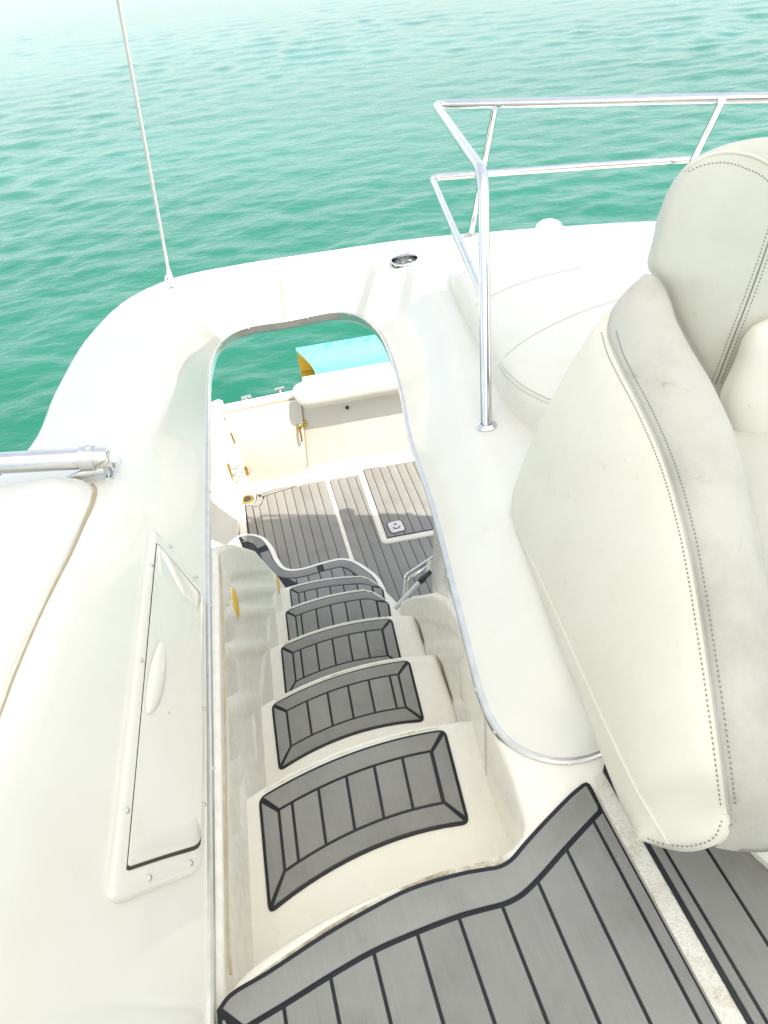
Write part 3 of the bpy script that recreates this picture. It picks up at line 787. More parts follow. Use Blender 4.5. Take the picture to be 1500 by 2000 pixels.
# floor drain
dc = Z(483, 976, ZC)
drn = thing('floor_drain', dc, 'round brass drain in the cockpit corner', 'drain')
mesh('flange', *lathe(dc, (0, 0, 1), [(.058, .0), (.058, .006), (.050, .010), (.036, .008), (.034, -.01)]), 'brass', drn)
mesh('grate', *lathe(dc, (0, 0, 1), [(.034, .001), (.012, .004), (.0005, .004)]), 'dark', drn)

# --- cockpit side, transom, door
t0, t1 = Z(500, 950, ZC), Z(820, 897, ZC)
tx = (t1 - t0); tx[2] = 0; tx /= np.linalg.norm(tx); tn = np.cross(tx, [0, 0, 1.0])      # points to camera side?
if tn[1] > 0: tn = -tn
TP = lambda px, py, o=0.0: PL(px, py, t0 + tn * o, tn)
wall = [TP(470, 945) + A(0, 0, -.1), TP(437, 806), TP(589, 775), TP(593, 798) + A(0, 0, .02), TP(592, 752), TP(790, 717), TP(1000, 690), TP(1000, 880) + A(0, 0, -.2)]
mesh('transom', *pslab(wall, 0, .12, tn, .012), 'gel', boat, angle=40)
# fillet between sole and transom
fl_rows = []
for t in np.linspace(-.25, 2.4, 12):
    b0 = t0 + tx * t
    fl_rows.append([b0 + tn * (.11 - .11 * math.sin(a)) + A(0, 0, .11 * (1 - math.cos(a)) + .002) for a in np.linspace(0, 1.57, 8)])
mesh('transom_fillet', *grid(fl_rows), 'gel', boat)
dpx = [(437, 809), (587, 778), (592, 830), (599, 905), (592, 922), (575, 929), (498, 944), (484, 937)]
door = mesh('transom_door', *pslab([TP(*p) for p in dpx], .022, .05, tn, .008), 'gel', boat, angle=40)
gp = [TP(p[0], p[1], .0) for p in [(434, 807), (590, 774), (595, 830), (602, 908), (595, 925), (576, 932), (496, 948), (481, 939)]]
mesh('door_gap', *pslab(gp, .002, .01, tn, 0), 'rust', door, smooth=False)
for q in (((449, 845), (457, 866)), ((478, 911), (484, 927))):
    a, b = TP(*q[0], .024), TP(*q[1], .024)
    mesh('hinge', *pslab([a - tx * .012, b - tx * .012, b + tx * .012, a + tx * .012], .008, .01, tn, .002), 'brass', door)
la = TP(585, 834, .026)
mesh('latch', *join([dome(la, tn, .024, .014), tube([la + tn * .02, TP(588, 850, .05), TP(590, 862, .045)], .008, 8)]), 'brass', door)
lb_ = TP(594, 826, .004); mesh('latch_keeper', *join([dome(lb_, tn, .022, .016), dome(TP(594, 831, .004), tn, .016, .02)]), 'brass', boat)
kp = TP(678, 796, .004); mesh('snap_hook', *dome(kp, tn, .014, .02), 'black', boat)
# padded roll along the transom top
bx = []
for px_, py_ in ((581, 778), (586, 775), (600, 771), (660, 760), (720, 749), (785, 738), (900, 718), (1000, 701)):
    bx.append(TP(px_, py_, .03))
rb = [.06, .09, .102, .106, .106, .106, .106, .106]
bo = thing('bolster', bx[3], 'long white padded bolster along the cockpit transom', 'cushion')
mesh('pad', *tube(spline(bx, 4), list(np.interp(np.linspace(0, 7, 29), range(8), rb)), 22), 'vinylw', bo)
# cockpit side moulding at left
sb_ = [(497, 950, ZC), (482, 958, ZC), (474, 985, ZC), (470, 1020, ZC), (463, 1060, ZC), (452, 1110, ZC), (440, 1180, ZC)]
sm_ = [(470, 885, -1.75), (452, 900, -1.75), (438, 925, -1.75), (425, 960, -1.75), (408, 1010, -1.75), (385, 1080, -1.75), (350, 1170, -1.75)]
stp = [(437, 808, -1.42), (418, 830, -1.40), (395, 870, -1.38), (375, 920, -1.36), (350, 990, -1.34), (320, 1080, -1.32), (280, 1180, -1.3)]
rws = []
for a, b, c in zip(sb_, sm_, stp):
    a, b, c = Z(*a), Z(*b), Z(*c); rws.append(spline([a + A(0, 0, -.02), a, b, c, c + A(-.3, .02, .02), c + A(-.36, .02, -.3)], 5))
side = grid(resample_rows := [list(r) for r in np.array([spline([rws[i][j] for i in range(len(rws))], 4) for j in range(len(rws[0]))]).transpose(1, 0, 2)])
mesh('cockpit_side', *side, 'gel', boat)
T_side = bvh(side)
# white corner post at the door's hinge side with a blue-grey fitting
cpx = [(409, 800), (425, 793), (434, 796), (440, 812), (470, 890), (440, 880), (409, 850)]
mesh('corner_post', *pslab([TP(*p, -.06) for p in cpx], .08, .1, tn, .02), 'gel', boat, angle=40)
ft = TP(410, 806, .03); mesh('post_fitting', *dome(ft, tn, .03, .012), 'plastic', boat)  # small domed pad fitting, carries no lamp
# rod clips on the side
clp = thing('cleat', TP(448, 922, .1), 'small stainless cleat plate with two horns on the cockpit side', 'cleat')
ca, na = hit(T_side, 444, 906); cb, _ = hit(T_side, 456, 940)
if ca is not None and cb is not None:
    dv = (cb - ca); u2 = np.cross(dv, na); u2 /= np.linalg.norm(u2)
    mesh('plate', *pslab([ca + u2 * .012, cb + u2 * .012, cb - u2 * .012, ca - u2 * .012], .006, .01, na, .002), 'brass', clp)
    for t in (.28, .72):
        c = ca + dv * t; mesh('horn', *tube([c, c + na * .05, c + na * .06 - u2 * .03, c + na * .06 - u2 * .06], .008, 8), 'steel', clp)
# swim platform
pz = -2.3
mesh('swim_platform', *slab(roundpoly([Z(408, 803, pz)[:2] + A(-.6, .1), Z(570, 768, pz)[:2], A(2.8, 6.1), A(2.8, 4.7), A(-.8, 4.9)], .15), pz, .12, .03), 'gel', boat)
pm = thing('platform_mat', Z(530, 790, pz), 'grey foam teak mat on the swim platform behind the transom door', 'deck mat')
pp = [(488, 790), (563, 773), (572, 780), (590, 800), (500, 820)]
ppw = px2(pp, pz); mesh('mat_backing', *slab(ppw, pz + .006, .006, 0), 'caulk', pm)
rg = inset2(ppw, .012)
a_, b2 = np.array(ppw[0]), np.array(ppw[1]); dvp = (b2 - a_) / np.linalg.norm(b2 - a_); nbp = A(dvp[1], -dvp[0])
piece('border', clip(rg, nbp[0], nbp[1], nbp @ (a_ + nbp * .09)), pz + .009, 'foamx', pm)
rs = clip(rg, -nbp[0], -nbp[1], -(nbp @ (a_ + nbp * .097)))
cells(rs, pz + .009, pm, [(a_[0] - .1 + .09 * k, 0) for k in range(9)])
sc_ = Z(548, 768, pz); mesh('platform_cleat', *join([tube([sc_, sc_ + A(0, 0, .05)], .02, 10), tube([sc_ + A(-.05, 0, .05), sc_ + A(.05, 0, .055)], .016, 10)]), 'steel', boat)
sc_ = Z(483, 784, pz); mesh('platform_cleat', *join([tube([sc_, sc_ + A(0, 0, .05)], .02, 10), tube([sc_ + A(-.05, 0, .05), sc_ + A(.05, 0, .055)], .016, 10)]), 'steel', boat)
# rolled floating mat
RR = .215
ctr0 = Z(586, 722, pz + RR); axd = Z(775, 690, pz + RR) - ctr0; axd[2] = 0; axd /= np.linalg.norm(axd)
fm = thing('rolled_float_mat', ctr0 + axd * .7 - A(0, 0, RR), 'rolled turquoise foam water mat with yellow inside, on the swim platform', 'float mat')
w2 = np.cross(axd, [0, 0, 1.0]); spn = []
for t in np.linspace(0, 2 * math.pi * 1.9, 90):
    r = RR - .045 * max(0, t - 5.6) / (2 * math.pi); spn.append((r * math.cos(t - 1.9), r * math.sin(t - 1.9)))
def roll_rows(off, L=1.9):
    rws = []
    for a, b in spn:
        l = math.hypot(a, b); k = (l - off) / l; c = ctr0 + w2 * a * k + A(0, 0, b * k); tl_ = -axd * .15 * max(0.0, (a * w2[1] * -1) / l) ** 1.3; rws.append((c - tl_, c + axd * L - tl_))
    return rws
ro_, ri_ = roll_rows(0), roll_rows(.020); rm_ = roll_rows(.007)
mesh('outer_layer', *grid([[a[0], a[1], b[1], b[0]] for a, b in zip(ro_, rm_)], closed_v=True), 'cyan', fm)
mesh('inner_layer', *grid([[a[0] - axd * .002, a[1], b[1], b[0] - axd * .002] for a, b in zip(rm_, ri_)], closed_v=True), 'yellow', fm)
for dpos in (1.02, 1.10):
    c = ctr0 + axd * dpos
    mesh('strap', *tube([c + w2 * (RR + .003) * math.cos(t) + A(0, 0, (RR + .003) * math.sin(t)) for t in np.linspace(0, 2 * math.pi, 40)], .006, 6), 'cyan2', fm) if dpos < 1.05 else None
for j in range(4):
    c = ctr0 + axd * (.28 + .2 * j); mesh('ridge', *tube([c + axd * .10 * s + w2 * (RR + .001) * math.cos(t) + A(0, 0, (RR + .001) * math.sin(t)) for s, t in zip(np.linspace(0, 1, 8), np.linspace(1.35, 1.95, 8) if w2[1] < 0 else np.linspace(1.8, 1.2, 8))], .005, 6), 'cyan2', fm)

# --- stainless hand hoop and white pole by the foot of the stairs
hp = lambda px, py, y: Y(px, py, y)
hh = thing('hand_rail', hp(790, 1170, 2.75), 'bent stainless hand hoop beside the foot of the stairs', 'hand rail')
pth = fillet([hp(792, 1215, 2.75), hp(791, 1170, 2.75), hp(790, 1126, 2.78), hp(843, 1090, 2.85), hp(900, 1060, 2.9)], [.03, .05, .02])
mesh('hoop', *tube(pth, .012, 10), 'steel', hh)
pth = fillet([hp(797, 1215, 2.72), hp(797, 1170, 2.72), hp(796, 1130, 2.75), hp(843, 1101, 2.82), hp(900, 1070, 2.9)], [.03, .05, .02])
mesh('inner_hoop', *tube(pth, .008, 10), 'steel', hh)
po = thing('deck_brush_pole', hp(775, 1185, 2.5), 'white pole with black joint leaning by the stairs', 'pole')
pA_, pB_, pC_ = hp(768, 1192, 2.45), hp(818, 1138, 2.55), hp(840, 1117, 2.6)
mesh('shaft', *tube([pA_ - (pB_ - pA_), pB_], .012, 12), 'plastic', po)
mesh('joint', *tube([pB_, pB_ + (pC_ - pB_) * .3, pB_ + (pC_ - pB_) * .5, pC_], [.014, .02, .015, .013], 12), 'black', po)
mesh('grip_block', *tube([hp(838, 1122, 2.6), hp(843, 1095, 2.66)], [.018, .022], 8), 'nonskid', po)

# --- yellow oval lights on the left stair wall
for q, s in (((455, 1178), 1.0), ((540, 1140), .9)):
    c, nn = hit(T_L, *q)
    if c is None: continue
    cl = thing('stair_light', c, 'yellow oval step light on the white stair wall, %s' % ('nearer the top' if q[0] < 500 else 'lower down near the cockpit'), 'light', 'yellow oval step lights')
    u = wd; rowsl = []
    def oval(a, b, h): return [c + nn * h + u * a * math.cos(t) + A(0, 0, b * math.sin(t)) for t in np.linspace(0, 2 * math.pi, 28, endpoint=False)]
    mesh('bezel', *grid([oval(.052, .058, -.01), oval(.052, .058, .004), oval(.046, .050, .007)], closed_v=True), 'gel', cl)
    g = grid([oval(.046, .050, .004), oval(.044, .047, .010), oval(.03, .03, .013), oval(.001, .001, .014)], closed_v=True)
    mesh('lens', *g, 'yellow', cl)

# --- locker door on the left coaming
lp = [(288, 1050), (398, 1180), (398, 1700), (215, 1760)]
ws = [hit(T_coam, *p)[0] for p in lp]
lc = sum(ws) / 4; U_, S_, Vt = np.linalg.svd(np.array(ws) - lc); ln = Vt[2]
if ln @ (CAM - lc) < 0: ln = -ln
LP = lambda px, py, o=0.0: PL(px, py, lc + ln * o, ln)
def conform(px_outline, lift, sink=.006, edge=((1.0, 0.0), (.995, .55), (.985, .85), (.965, 1.0))):
    """plate that follows the coaming: outline in picture directions, cast on to the surface"""
    P = [A(*p) for p in px_outline]; c = sum(P) / len(P); rws = []
    for s_, h_ in [(1.0, None)] + list(edge) + [(.8, 1), (.6, 1), (.4, 1), (.2, 1), (.01, 1)]:
        row = []
        for p in P:
            q, nn = hit(T_coam, *(c + (p - c) * s_)); row.append(q + ln * (-sink if h_ is None else lift * h_))
        rws.append(row)
    g = grid(rws, closed_v=True); return g
fo = resample(roundpoly([A(*p) for p in ((290, 1022), (394, 1158), (395, 1500), (391, 1702), (300, 1738), (203, 1780))], [26, 8, 0, 30, 0, 55], 6), 160, True)
fi = resample(roundpoly([A(*p) for p in ((299, 1062), (385, 1164), (386, 1500), (383, 1662), (310, 1683), (236, 1708))], [3, 3, 0, 14, 0, 3], 5), 160, True)
lk = mesh('locker', *conform(fo, .010), 'gel', boat, angle=60)
mesh('locker_gap', *conform(fi, .0112, edge=((1, 1),)), 'dark', lk)
fd = resample(roundpoly([A(*p) for p in ((300, 1064), (384.2, 1165), (384.8, 1500), (381.5, 1654), (310, 1676), (237.5, 1700))], [3, 3, 0, 14, 0, 3], 5), 160, True)
mesh('locker_door', *conform(fd, .0135, edge=((1, .85), (.992, 1))), 'gel', lk, angle=60)
LP = lambda px, py, o=0.0: hit(T_coam, px, py)[0] + ln * o
hc = LP(291, 1325, .016); hu = LP(312, 1255, .016) - LP(283, 1395, .016); hl = np.linalg.norm(hu); hu /= hl; hv = np.cross(ln, hu)
hrows = []
for t in np.linspace(-1, 1, 25):
    w = .024 * max(1 - t * t, 0.0) ** .6 + .0006
    hrows.append([hc + hu * hl * .5 * t + hv * w * (s - .35) * (1 if s < 0 else 1) + ln * (-.0015 + .008 * (1 - s * s) * max(1 - t * t, 0) ** .5) for s in np.linspace(-1, 1, 11)])
mesh('handle', *grid(hrows), 'gel', lk)
for q in ((327, 1071), (377, 1130), (289, 1108), (267, 1294), (238, 1588), (281, 1720), (363, 1690), (389, 1575), (390, 1388)):
    c = LP(*q, .012); mesh('screw', *dome(c, ln, .0052, .0025), 'brush', lk)

# --- moulded console edge at far left with dirty joint
seam_px = [(178, 945), (184, 955), (178, 985), (160, 1025), (138, 1075), (100, 1150), (60, 1235), (20, 1330), (0, 1385), (-60, 1520), (-160, 1700)]
def seam_z(py): return float(np.interp(py, [940, 960, 1170, 1410, 1700], [.258, .268, .395, .525, .60]))
sw = [hit(T_coam, *p)[0] for p in seam_px]
sw.append(A(sw[-1][0] - .03, -.5, sw[-1][2] + .03))
csl = thing('console_moulding', (-.8, 1.1, .3), 'raised white moulded console top at the left with a dirty joint line', 'console')
rws = []
sw_s = spline(sw, 5)
for p in sw_s:
    t = (p[1] - sw_s[-1][1]) / (sw_s[0][1] - sw_s[-1][1])
    rws.append([p + A(.004, 0, -.05), p + A(.0, 0, -.004), p + A(-.010, .0, .012), p + A(-.03, 0, .028), p + A(-.09, 0, .05), p + A(-.5, 0, .07), p + A(-.62, 0, -.2)])
e = rws[0]; capr = [[q + A(0, .01, -.01) for q in e], [q + A(0, .03, -.05) for q in e], [q + A(0, .035, -.15) for q in e]]
gcs = grid([r[::-1] for r in (capr[::-1] + rws)])
mesh('top', *gcs, 'gel', csl, angle=70)
mesh('dirty_joint', *tube([p + A(.003, 0, .0) for p in sw_s], list(np.interp(np.linspace(0, 1, len(sw_s)), [0, .15, .35, .6, 1], [.003, .005, .0035, .0018, .0014])), 8), 'rust', csl)

# --- bimini tube with hinge bracket
tb1 = Z(214, 893, .30); tb0 = Z(-140, 912, .36)
bt = thing('canopy_tube', tb1, 'thick stainless canopy tube ending in a hinge bracket on the left coaming', 'tube')
dv = tb1 - tb0; L_ = np.linalg.norm(dv); dv /= L_
mesh('tube', *tube([tb0, tb1 - dv * .02, tb1 - dv * .002, tb1], [.029, .029, .027, .02], 24), 'steel', bt)
cl_ = tb1 - dv * .055
mesh('clamp', *tube([cl_ - dv * .018, cl_ + dv * .018], .034, 24), 'brush', bt)
mesh('clamp', *pslab([cl_ + A(-.035, 0, -.03), cl_ + A(.03, 0, -.03), cl_ + A(.03, 0, -.055), cl_ + A(-.09, .0, -.055), cl_ + A(-.09, 0, -.045)], .014, .014, A(0, -1, .3), .004), 'brush', bt)
bp, bn = hit(T_coam, 218, 915)
mesh('bracket_plate', *pslab([hit(T_coam, *q)[0] for q in ((205, 938), (222, 936), (238, 898), (226, 893))], .006, .01, bn, .002), 'steel', bt)
mesh('bracket_arm', *tube([bp + bn * .004, bp + bn * .03, tb1 + A(.008, 0, -.005)], .012, 12), 'steel', bt)
bolt = tb1 - dv * .045 + A(0, 0, .033); mesh('bolt', *dome(bolt, A(0, 0, 1), .012, .008), 'steel', bt)
screws(T_coam, [(211, 930), (230, 900)], bt, .008, .01)

# --- cord and shackle on the aft coaming
sp, sn = hit(T_coam, 336, 562)
shk = thing('shackle', sp, 'small stainless shackle and pad eye on the aft coaming corner', 'shackle')
c1 = sp + A(0, 0, .035)
mesh('bow', *tube([c1 + A(.016 * math.cos(t), 0, .022 * math.sin(t)) for t in np.linspace(0, 2 * math.pi, 24)], .0045, 8), 'steel', shk)
mesh('pad_eye', *join([dome(sp, sn, .018, .006), tube([sp + A(-.006, 0, 0), sp + A(-.006, 0, .02), sp + A(.006, 0, .02), sp + A(.006, 0, 0)], .004, 8)]), 'steel', shk)
rp = thing('tie_down_rope', c1 + A(0, 0, .02), 'thin white tie-down rope running up from the shackle', 'rope')
y_s = sp[1]; r0 = Y(331, 540, y_s); r1 = Y(231, 0, y_s - .35); rd = r1 - r0
cpts = [r0 + rd * t for t in np.linspace(0, 1.35, 60)]
mesh('rope', *tube(cpts, .0062, 8), 'rope', rp)
mesh('knot', *tube([r0 + rd * .0 + A(0, 0, -.02), r0 + rd * .01, r0 + rd * .03], [.008, .012, .009], 10), 'rope', rp)

# --- cup holder
cc, cn = hit(T_coam, 790, 507); cn = cn + A(0, 0, 2.0); cn /= np.linalg.norm(cn)
cup = thing('cup_holder', cc, 'round stainless cup holder sunk in the aft coaming', 'cup holder')
mesh('rim', *lathe(cc, cn, [(.060, -.004), (.062, .001), (.059, .004), (.055, .003), (.0535, -.002), (.053, -.03)], 40), 'steel', cup)
mesh('well', *lathe(cc, cn, [(.053, -.025), (.0525, -.050), (.048, -.055), (.001, -.055)], 40), 'steel', cup)

# --- sun pad
so_px = [(908, 600), (884, 556), (884, 528), (915, 503), (970, 487), (1060, 476), (1160, 474), (1270, 486), (1400, 530), (1500, 640), (1480, 860), (1330, 930), (1200, 890), (1110, 838), (1062, 808), (1022, 784), (992, 752), (966, 706), (945, 664), (925, 630)]
zp = .225
so = [Z(*p, zp) for p in so_px]; so = resample(spline(so, 6, True), 110, True)
pad = thing('sun_pad', (sum(so) / len(so))[:2].tolist() + [.14], 'large rounded white sun pad cushion inside the guard rail', 'cushion')
ctr = sum(so) / len(so)
pr = []
for s, h in ((1.0, -.13), (1.002, -.06), (1.0, -.02), (.992, .006), (.978, .024), (.958, .036), (.92, .045), (.84, .053), (.7, .060), (.5, .065), (.25, .068), (.004, .069)):
    pr.append([ctr + (p - ctr) * s + A(0, 0, h) for p in so])
gp_ = grid(pr, closed_v=True); k = (len(pr) - 1) * len(so); gp_[1].append(tuple(range(k, k + len(so))))
mesh('pad', *gp_, 'vinylw', pad)
T_pad = bvh(gp_)
for ps in ([(930, 596), (960, 578), (1000, 560), (1070, 537), (1130, 524)], [(985, 697), (1010, 676), (1050, 650), (1130, 612), (1235, 577)],
           [(977, 706), (990, 725), (1020, 752), (1060, 774), (1100, 790)], [(973, 712), (986, 732), (1018, 760), (1060, 783), (1098, 797)]):
    c = onsurf(T_pad, ps, 8, .0006)
    if len(c) > 3: mesh('seam', *tube(c, .0017, 6), 'seamline', pad)
# ribbed gasket under the pad front
gk = [Z(*p, .147) for p in spline([A(*p) for p in ((955, 705), (972, 738), (998, 770), (1030, 795), (1066, 815))], 6)]
mesh('gasket', *tube([p + A(.012, .012, 0) for p in gk], .008, 8), 'dark', pad)
c, nn = hit(T_coam, 1003, 771)
mesh('snap_stud', *dome(c + A(0, 0, .0), nn, .012, .014), 'black', pad)
# low white dome on the aft edge
dc_ = Z(1072, 437, .20); dm = thing('vent_dome', dc_, 'low white dome vent on the aft coaming edge', 'vent')
mesh('shell', *lathe(dc_ + A(0, .0, 0), (0, 0, 1), [(.066, -.03), (.062, -.016), (.052, .0), (.036, .011), (.016, .016), (.001, .017)]), 'gel', dm)

# --- guard rail
rl = thing('guard_rail', Z(950, 835, .145), 'polished stainless two-bar guard rail round the aft sun pad', 'rail')
base, _n = hit(T_coam, 950, 832)
ZR, ZL = .75, .46
bend = Z(944, 338, ZR + .01); cor = Z(850, 204, ZR); far = Z(1420, 191, ZR); far2 = Z(1640, 190, ZR)
up_ = fillet([base, bend, cor, Z(1100, 200, ZR), far, far2, A(2.33, 1.9, ZR), A(2.34, 1.3, ZR)], [.07, .06, .3, .2, .4, .4], 9)
mesh('top_bar', *tube(up_, .0165, 18), 'steel', rl)
t_ = .0
low_end, best = None, 1e9
for t in np.linspace(0, 1, 200):
    q = base + (bend - base) * t; c = MC.T @ (q - CAM); py = 1000 + F * c[1] / c[2]
    if abs(py - 590) < best: best, low_end = abs(py - 590), q
lcor = Z(843, 347, ZL)
lo_ = fillet([low_end, lcor, Z(1100, 328, ZL), Z(1345, 312, ZL), Z(1500, 303, ZL), A(2.33, 1.9, ZL), A(2.34, 1.3, ZL)], [.05, .3, .2, .4, .4], 9)
mesh('lower_bar', *tube(lo_, .0135, 16), 'steel', rl)
for a, b in (((919, 460), (966, 212)), ((1296, 430), (1410, 198))):
    pz0, _ = hit(T_coam, *a)
    if pz0 is None: pz0 = Z(*a, .2)
    tp = Z(*b, ZR)
    po_ = mesh('post', *tube([pz0 - A(0, 0, .005), tp], .0125, 14), 'steel', rl)
    mesh('base_flange', *lathe(pz0, (0, 0, 1), [(.03, -.01), (.03, .003), (.022, .008), (.012, .012)]), 'steel', po_)
mesh('post', *tube([A(2.34, 1.3, .15), A(2.34, 1.3, ZR)], .0125, 14), 'steel', rl)
mesh('base_flange', *lathe(base, (0, 0, 1), [(.031, -.01), (.031, .003), (.026, .007), (.017, .011)]), 'steel', rl)

# --- helm chair
ch = thing('helm_chair', (.95, .8, 0), 'cream vinyl helm chair with worn grey armrest and dark stitching', 'chair')
seam3 = [(1243, 566, .668), (1205, 593, .652), (1187, 640, .62), (1210, 712, .61), (1242, 775, .60), (1300, 905, .57), (1350, 1090, .52), (1386, 1310, .445), (1412, 1500, .365), (1424, 1590, .305)]
bot3 = [(1000, 985, .15), (1000, 1003, .145), (1003, 1020, .14), (1030, 1090, .14), (1058, 1168, .14), (1095, 1268, .14), (1135, 1370, .145), (1180, 1485, .15), (1225, 1592, .165), (1247, 1640, .19)]
rgt3 = [(1292, 553, .676), (1303, 574, .673), (1312, 606, .665), (1347, 676, .645), (1392, 752, .62), (1447, 885, .58), (1480, 1060, .52), (1508, 1280, .445), (1530, 1480, .365), (1538, 1580, .31)]
NQ = 8
sm3 = spline([Z(*p) for p in seam3], NQ); bt3 = spline([Z(*p) for p in bot3], NQ); rg3 = spline([Z(*p) for p in rgt3], NQ)
rws = []
ncol = 18
for i, (a, b) in enumerate(zip(bt3, sm3)):
    u = i / (len(bt3) - 1); e = b - a; t = bt3[min(i + 1, len(bt3) - 1)] - bt3[max(i - 1, 0)]
    nn = np.cross(t, e); nn /= np.linalg.norm(nn)
    if nn[0] > 0: nn = -nn
    edge = 1 if u < .10 else (min(1, (1 - u) / .12) ** .5 if u > .88 else 1)
    rws.append([a + e * v + nn * (.012 + .028 * edge) * (math.sin(math.pi * v) ** .55) for v in np.linspace(0, 1, ncol)])
# turn the back and front ends of the panel inward
def turned(row, d, inw): return [p + d * k + A(inw, 0, 0) * k for k, p in zip([1] * len(row), row)]
bk = [[p + A(.02, .012, 0) for p in rws[0]], [p + A(.09, .015, -.02) for p in rws[0]]]
fm_ = []
lastb, lasts = bt3[-1], sm3[-1]
fr1 = [Z(*p) for p in ((1247, 1640, .19), (1290, 1655, .20), (1340, 1664, .225), (1385, 1655, .255), (1412, 1630, .28), (1424, 1590, .305))]
fr1 = resample(spline(fr1, 6), ncol)
fm_.append([0.5 * a + .5 * b + A(-.006, -.0, 0) for a, b in zip(rws[-1], fr1)]); fm_.append(fr1)
fm_.append([p + A(.05, .0, .0) for p in fr1]); fm_.append([p + A(.25, .06, 0) for p in fr1])
panel = grid([r[::-1] for r in (bk[::-1] + rws + fm_)])
mesh('side_panel', *panel, 'vinyl', ch, angle=80); T_pan = bvh(panel)
# armrest pad
rws = []
for i, (a, b) in enumerate(zip(sm3, rg3)):
    e = b - a; u = i / (len(sm3) - 1); pts = []
    for v in np.linspace(0, 1, 16): pts.append(a + e * v + A(-.012, 0, .030) * (math.sin(math.pi * v) ** .7))
    pts = [a + A(.012, .004, -.02)] + pts
    kd = .25 * (1 - u) + .05 * u
    pts += [b + A(.012, 0, -.02), b + A(.02, 0, -.3 * kd), b + A(.02, 0, -kd)]
    rws.append(pts)
tip = Z(1262, 560, .672)
endr = [[p + A(.004, .006, -.01) for p in rws[0]], [p + A(.01, .02, -.06) for p in rws[0]]]
nj = len(rws[-1])
f1 = [Z(1424 + 125 * j / (nj - 1), 1612 + 14 * math.sin(3.1 * j / (nj - 1)), .292) for j in range(nj)]
f2 = [Z(1412 + 135 * j / (nj - 1), 1642 + 14 * math.sin(3.1 * j / (nj - 1)), .262) for j in range(nj)]
f3 = [Z(1396 + 150 * j / (nj - 1), 1655 + 10 * math.sin(3.1 * j / (nj - 1)), .24) for j in range(nj)]
f4 = [p + A(.03, .06, -.005) for p in f3]
rws[-1] = [.6 * a + .4 * b for a, b in zip(rws[-1], f1)]
arm = grid([r[::-1] for r in (endr[::-1] + rws + [f1, f2, f3, f4])])
mesh('armrest_pad', *arm, 'vinyl2', ch, angle=80); T_arm = bvh(arm)
# stitching: two dashed rows and the welt between
def dashes(tree, pts, name, r=.0010, dash=.0045, gap=.0035, mat='thread', lift=.0008):
    c = onsurf(tree, pts, 10, lift)
    if len(c) < 4: return
    L = np.sum(np.linalg.norm(np.diff(np.array(c), axis=0), axis=1)); c = resample(c, int(L / .0015)); prt = []
    step = int((dash + gap) / .0015); dl = max(2, int(dash / .0015))
    for i in range(0, len(c) - dl, step): prt.append(tube(c[i:i + dl + 1:max(1, dl // 2)], r, 5))
    if prt: mesh(name, *join(prt), mat, ch, kind='stuff')
sl_px = [(1188, 648), (1200, 690), (1222, 735), (1262, 812), (1305, 915), (1338, 1030), (1358, 1130), (1377, 1250), (1396, 1380), (1411, 1495), (1421, 1575)]
dashes(T_pan, [(p[0] - 13, p[1] + 2) for p in sl_px], 'stitching')
dashes(T_arm, [(p[0] + 16, p[1] - 2) for p in sl_px], 'stitching')
mesh('welt', *tube(sm3, .0022, 8), 'vinyl2', ch)
dashes(T_pan, [(1410, 1602), (1395, 1635), (1350, 1652), (1300, 1648), (1260, 1636)], 'stitching')
cr = onsurf(T_pan, [(1008, 1030), (1060, 1140), (1120, 1275), (1185, 1420), (1245, 1545), (1305, 1648)], 8, .0002)
if len(cr) > 4: mesh('crease', *tube(cr, .0022, 6), 'vinyl', ch)
# backrest
by = 1.30
bnn = A(-.25, -1, .28); bnn /= np.linalg.norm(bnn)
bp0 = Z(1280, 520, .69)
BP = lambda px, py: PL(px, py, bp0, bnn)
bo_px = [(1316, 612), (1300, 566), (1272, 522), (1282, 470), (1296, 415), (1318, 362), (1352, 318), (1400, 290), (1460, 272), (1540, 268), (1640, 300), (1700, 400), (1720, 560), (1680, 740), (1560, 860), (1450, 860), (1395, 760), (1350, 680)]
bo_w = resample(spline([BP(*p) for p in bo_px], 6, True), 120, True)
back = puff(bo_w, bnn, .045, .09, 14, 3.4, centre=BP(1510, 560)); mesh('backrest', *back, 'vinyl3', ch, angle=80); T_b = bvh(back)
for off in (-9, 9): dashes(T_b, [(1512 + off, 440), (1490 + off, 505), (1460 + off, 588), (1430 + off, 665), (1398 + off, 750)], 'stitching', .0011)
c = onsurf(T_b, [(1512, 440), (1490, 505), (1460, 588), (1430, 665), (1398, 750)], 8, .0005)
if len(c) > 3: mesh('welt', *tube(c, .0014, 6), 'thread', ch)
dashes(T_b, [(1345, 335), (1375, 322), (1420, 318), (1460, 330), (1490, 345), (1510, 365)], 'stitching', .0011)
c = onsurf(T_b, [(1335, 335), (1375, 308), (1420, 298), (1470, 305), (1510, 325)], 8, .0005)
if len(c) > 3: mesh('welt', *tube(c, .003, 6), 'vinyl', ch)
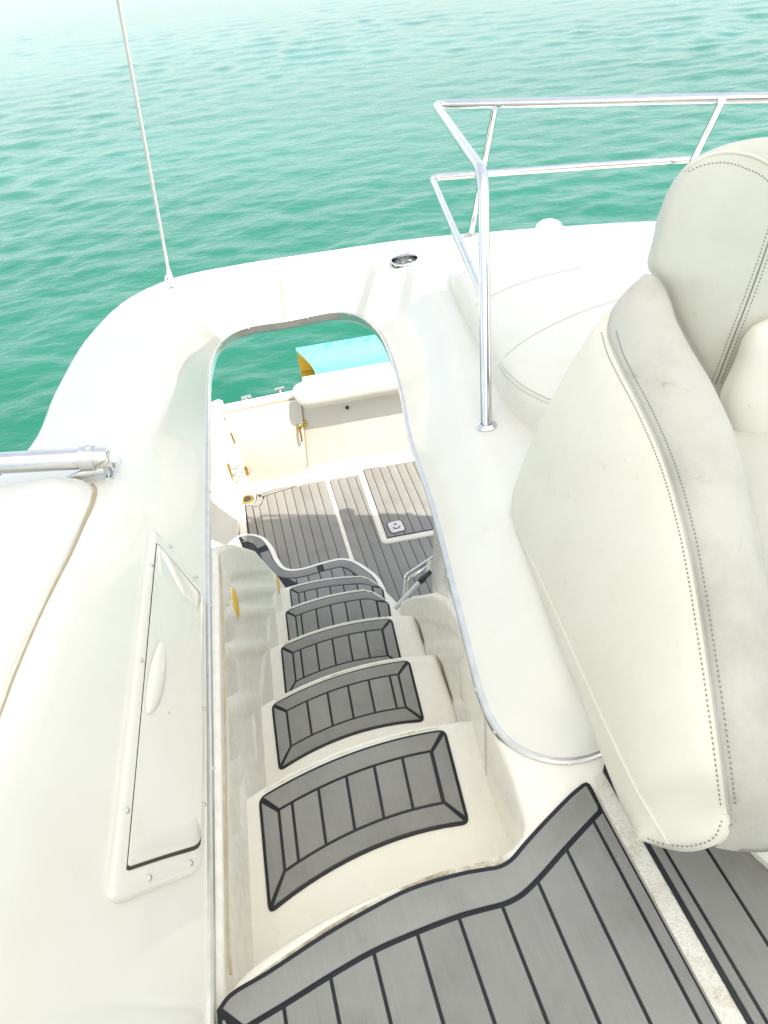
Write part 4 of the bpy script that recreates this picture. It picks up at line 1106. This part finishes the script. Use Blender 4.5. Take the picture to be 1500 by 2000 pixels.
# lumbar cushion and seat
lo_px = [(1378, 768), (1406, 690), (1432, 630), (1490, 604), (1620, 590), (1720, 640), (1720, 880), (1600, 935), (1500, 940), (1450, 935), (1412, 860)]
lw = resample(spline([BP(*p) + bnn * .09 for p in lo_px], 6, True), 90, True)
mesh('lumbar_cushion', *puff(lw, bnn, .06, .06, 12, 3.0), 'vinylw', ch, angle=80)
sc = resample(spline([A(.80, 1.22, .31), A(1.5, 1.22, .31), A(1.52, .7, .31), A(1.45, .45, .31), A(.80, .45, .31), A(.74, .7, .31)], 6, True), 80, True)
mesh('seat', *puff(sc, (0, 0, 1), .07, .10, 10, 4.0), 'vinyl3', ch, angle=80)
shell = roundpoly([A(.70, .46), A(1.5, .52), A(1.5, 1.28), A(.80, 1.28)], .1); mesh('seat_shell', *slab(shell, .30, .10, .02), 'gel', ch)
pc_ = A(.80, .40, 0)
pcw = Z(1560, 1715, 0); pcx, pcy = pcw[0], pcw[1]
mesh('pedestal', *lathe((.955, .50, 0), (0, 0, 1), [(.31, .004), (.31, .022), (.30, .034), (.24, .046), (.15, .07), (.12, .11), (.12, .24), (.001, .24)], 48), 'gel', ch)

# --- sun canopy above the upper deck (out of frame, it shades the deck)
cn_ = thing('sun_canopy', (0.3, -.5, 2.05), 'white fabric sun canopy stretched above the upper deck', 'canopy')
rws = []
for t in np.linspace(0, 1, 14):
    rws.append([A(x, -3.2 + t * (3.2 + float(np.interp(x, [-1.9, .1, .7, 1.4, 2.0, 2.6], [1.95, 1.97, 1.93, 1.72, 1.45, 1.38]))), 2.08 + .10 * math.cos((x - .3) / 2.3 * 1.57) + .05 * math.cos((t * 4.5 - 2.2) * 1.3)) for x in np.linspace(-1.9, 2.6, 20)])
g = grid(rws); mesh('fabric', *g, 'canvas', cn_)

# --- simple hull sides below the gunwale
mesh('hull', *pslab([A(-.62, 0.5, -1.45), A(-.62, 4.95, -1.5), A(-.62, 4.95, -3.2), A(-.62, 0.5, -3.2)], .02, .04, A(-1, 0, 0), 0), 'gel', boat, smooth=False)

# cabin shell below the upper deck: closes off daylight under the stairs
mesh('cabin_bulkhead', *pslab([A(-.75, .30, -.08), A(2.5, .30, -.08), A(2.5, .30, -2.16), A(-.75, .30, -2.16)], .02, .02, A(0, 1, 0), 0), 'gel', boat, smooth=False)
mesh('cabin_side', *pslab([A(-.66, .3, -.08), A(-.66, 2.1, -.08), A(-.66, 2.1, -2.16), A(-.66, .3, -2.16)], .02, .02, A(1, 0, 0), 0), 'gel', boat, smooth=False)
mesh('cabin_side', *pslab([A(2.45, .3, -.08), A(2.45, 2.1, -.08), A(2.45, 2.1, -2.16), A(2.45, .3, -2.16)], .02, .02, A(-1, 0, 0), 0), 'gel', boat, smooth=False)
mesh('cabin_floor', *slab([A(-.7, .3), A(2.5, .3), A(2.5, 2.25), A(-.7, 2.25)], -2.104, .05, 0), 'gel', boat, smooth=False)
mesh('cabin_side', *pslab([A(.62, 1.1, -.1), A(.72, 2.1, -.1), A(.72, 2.1, -2.1), A(.62, 1.1, -2.1)], .015, .015, A(-1, 0, 0), 0), 'gel', boat, smooth=False)
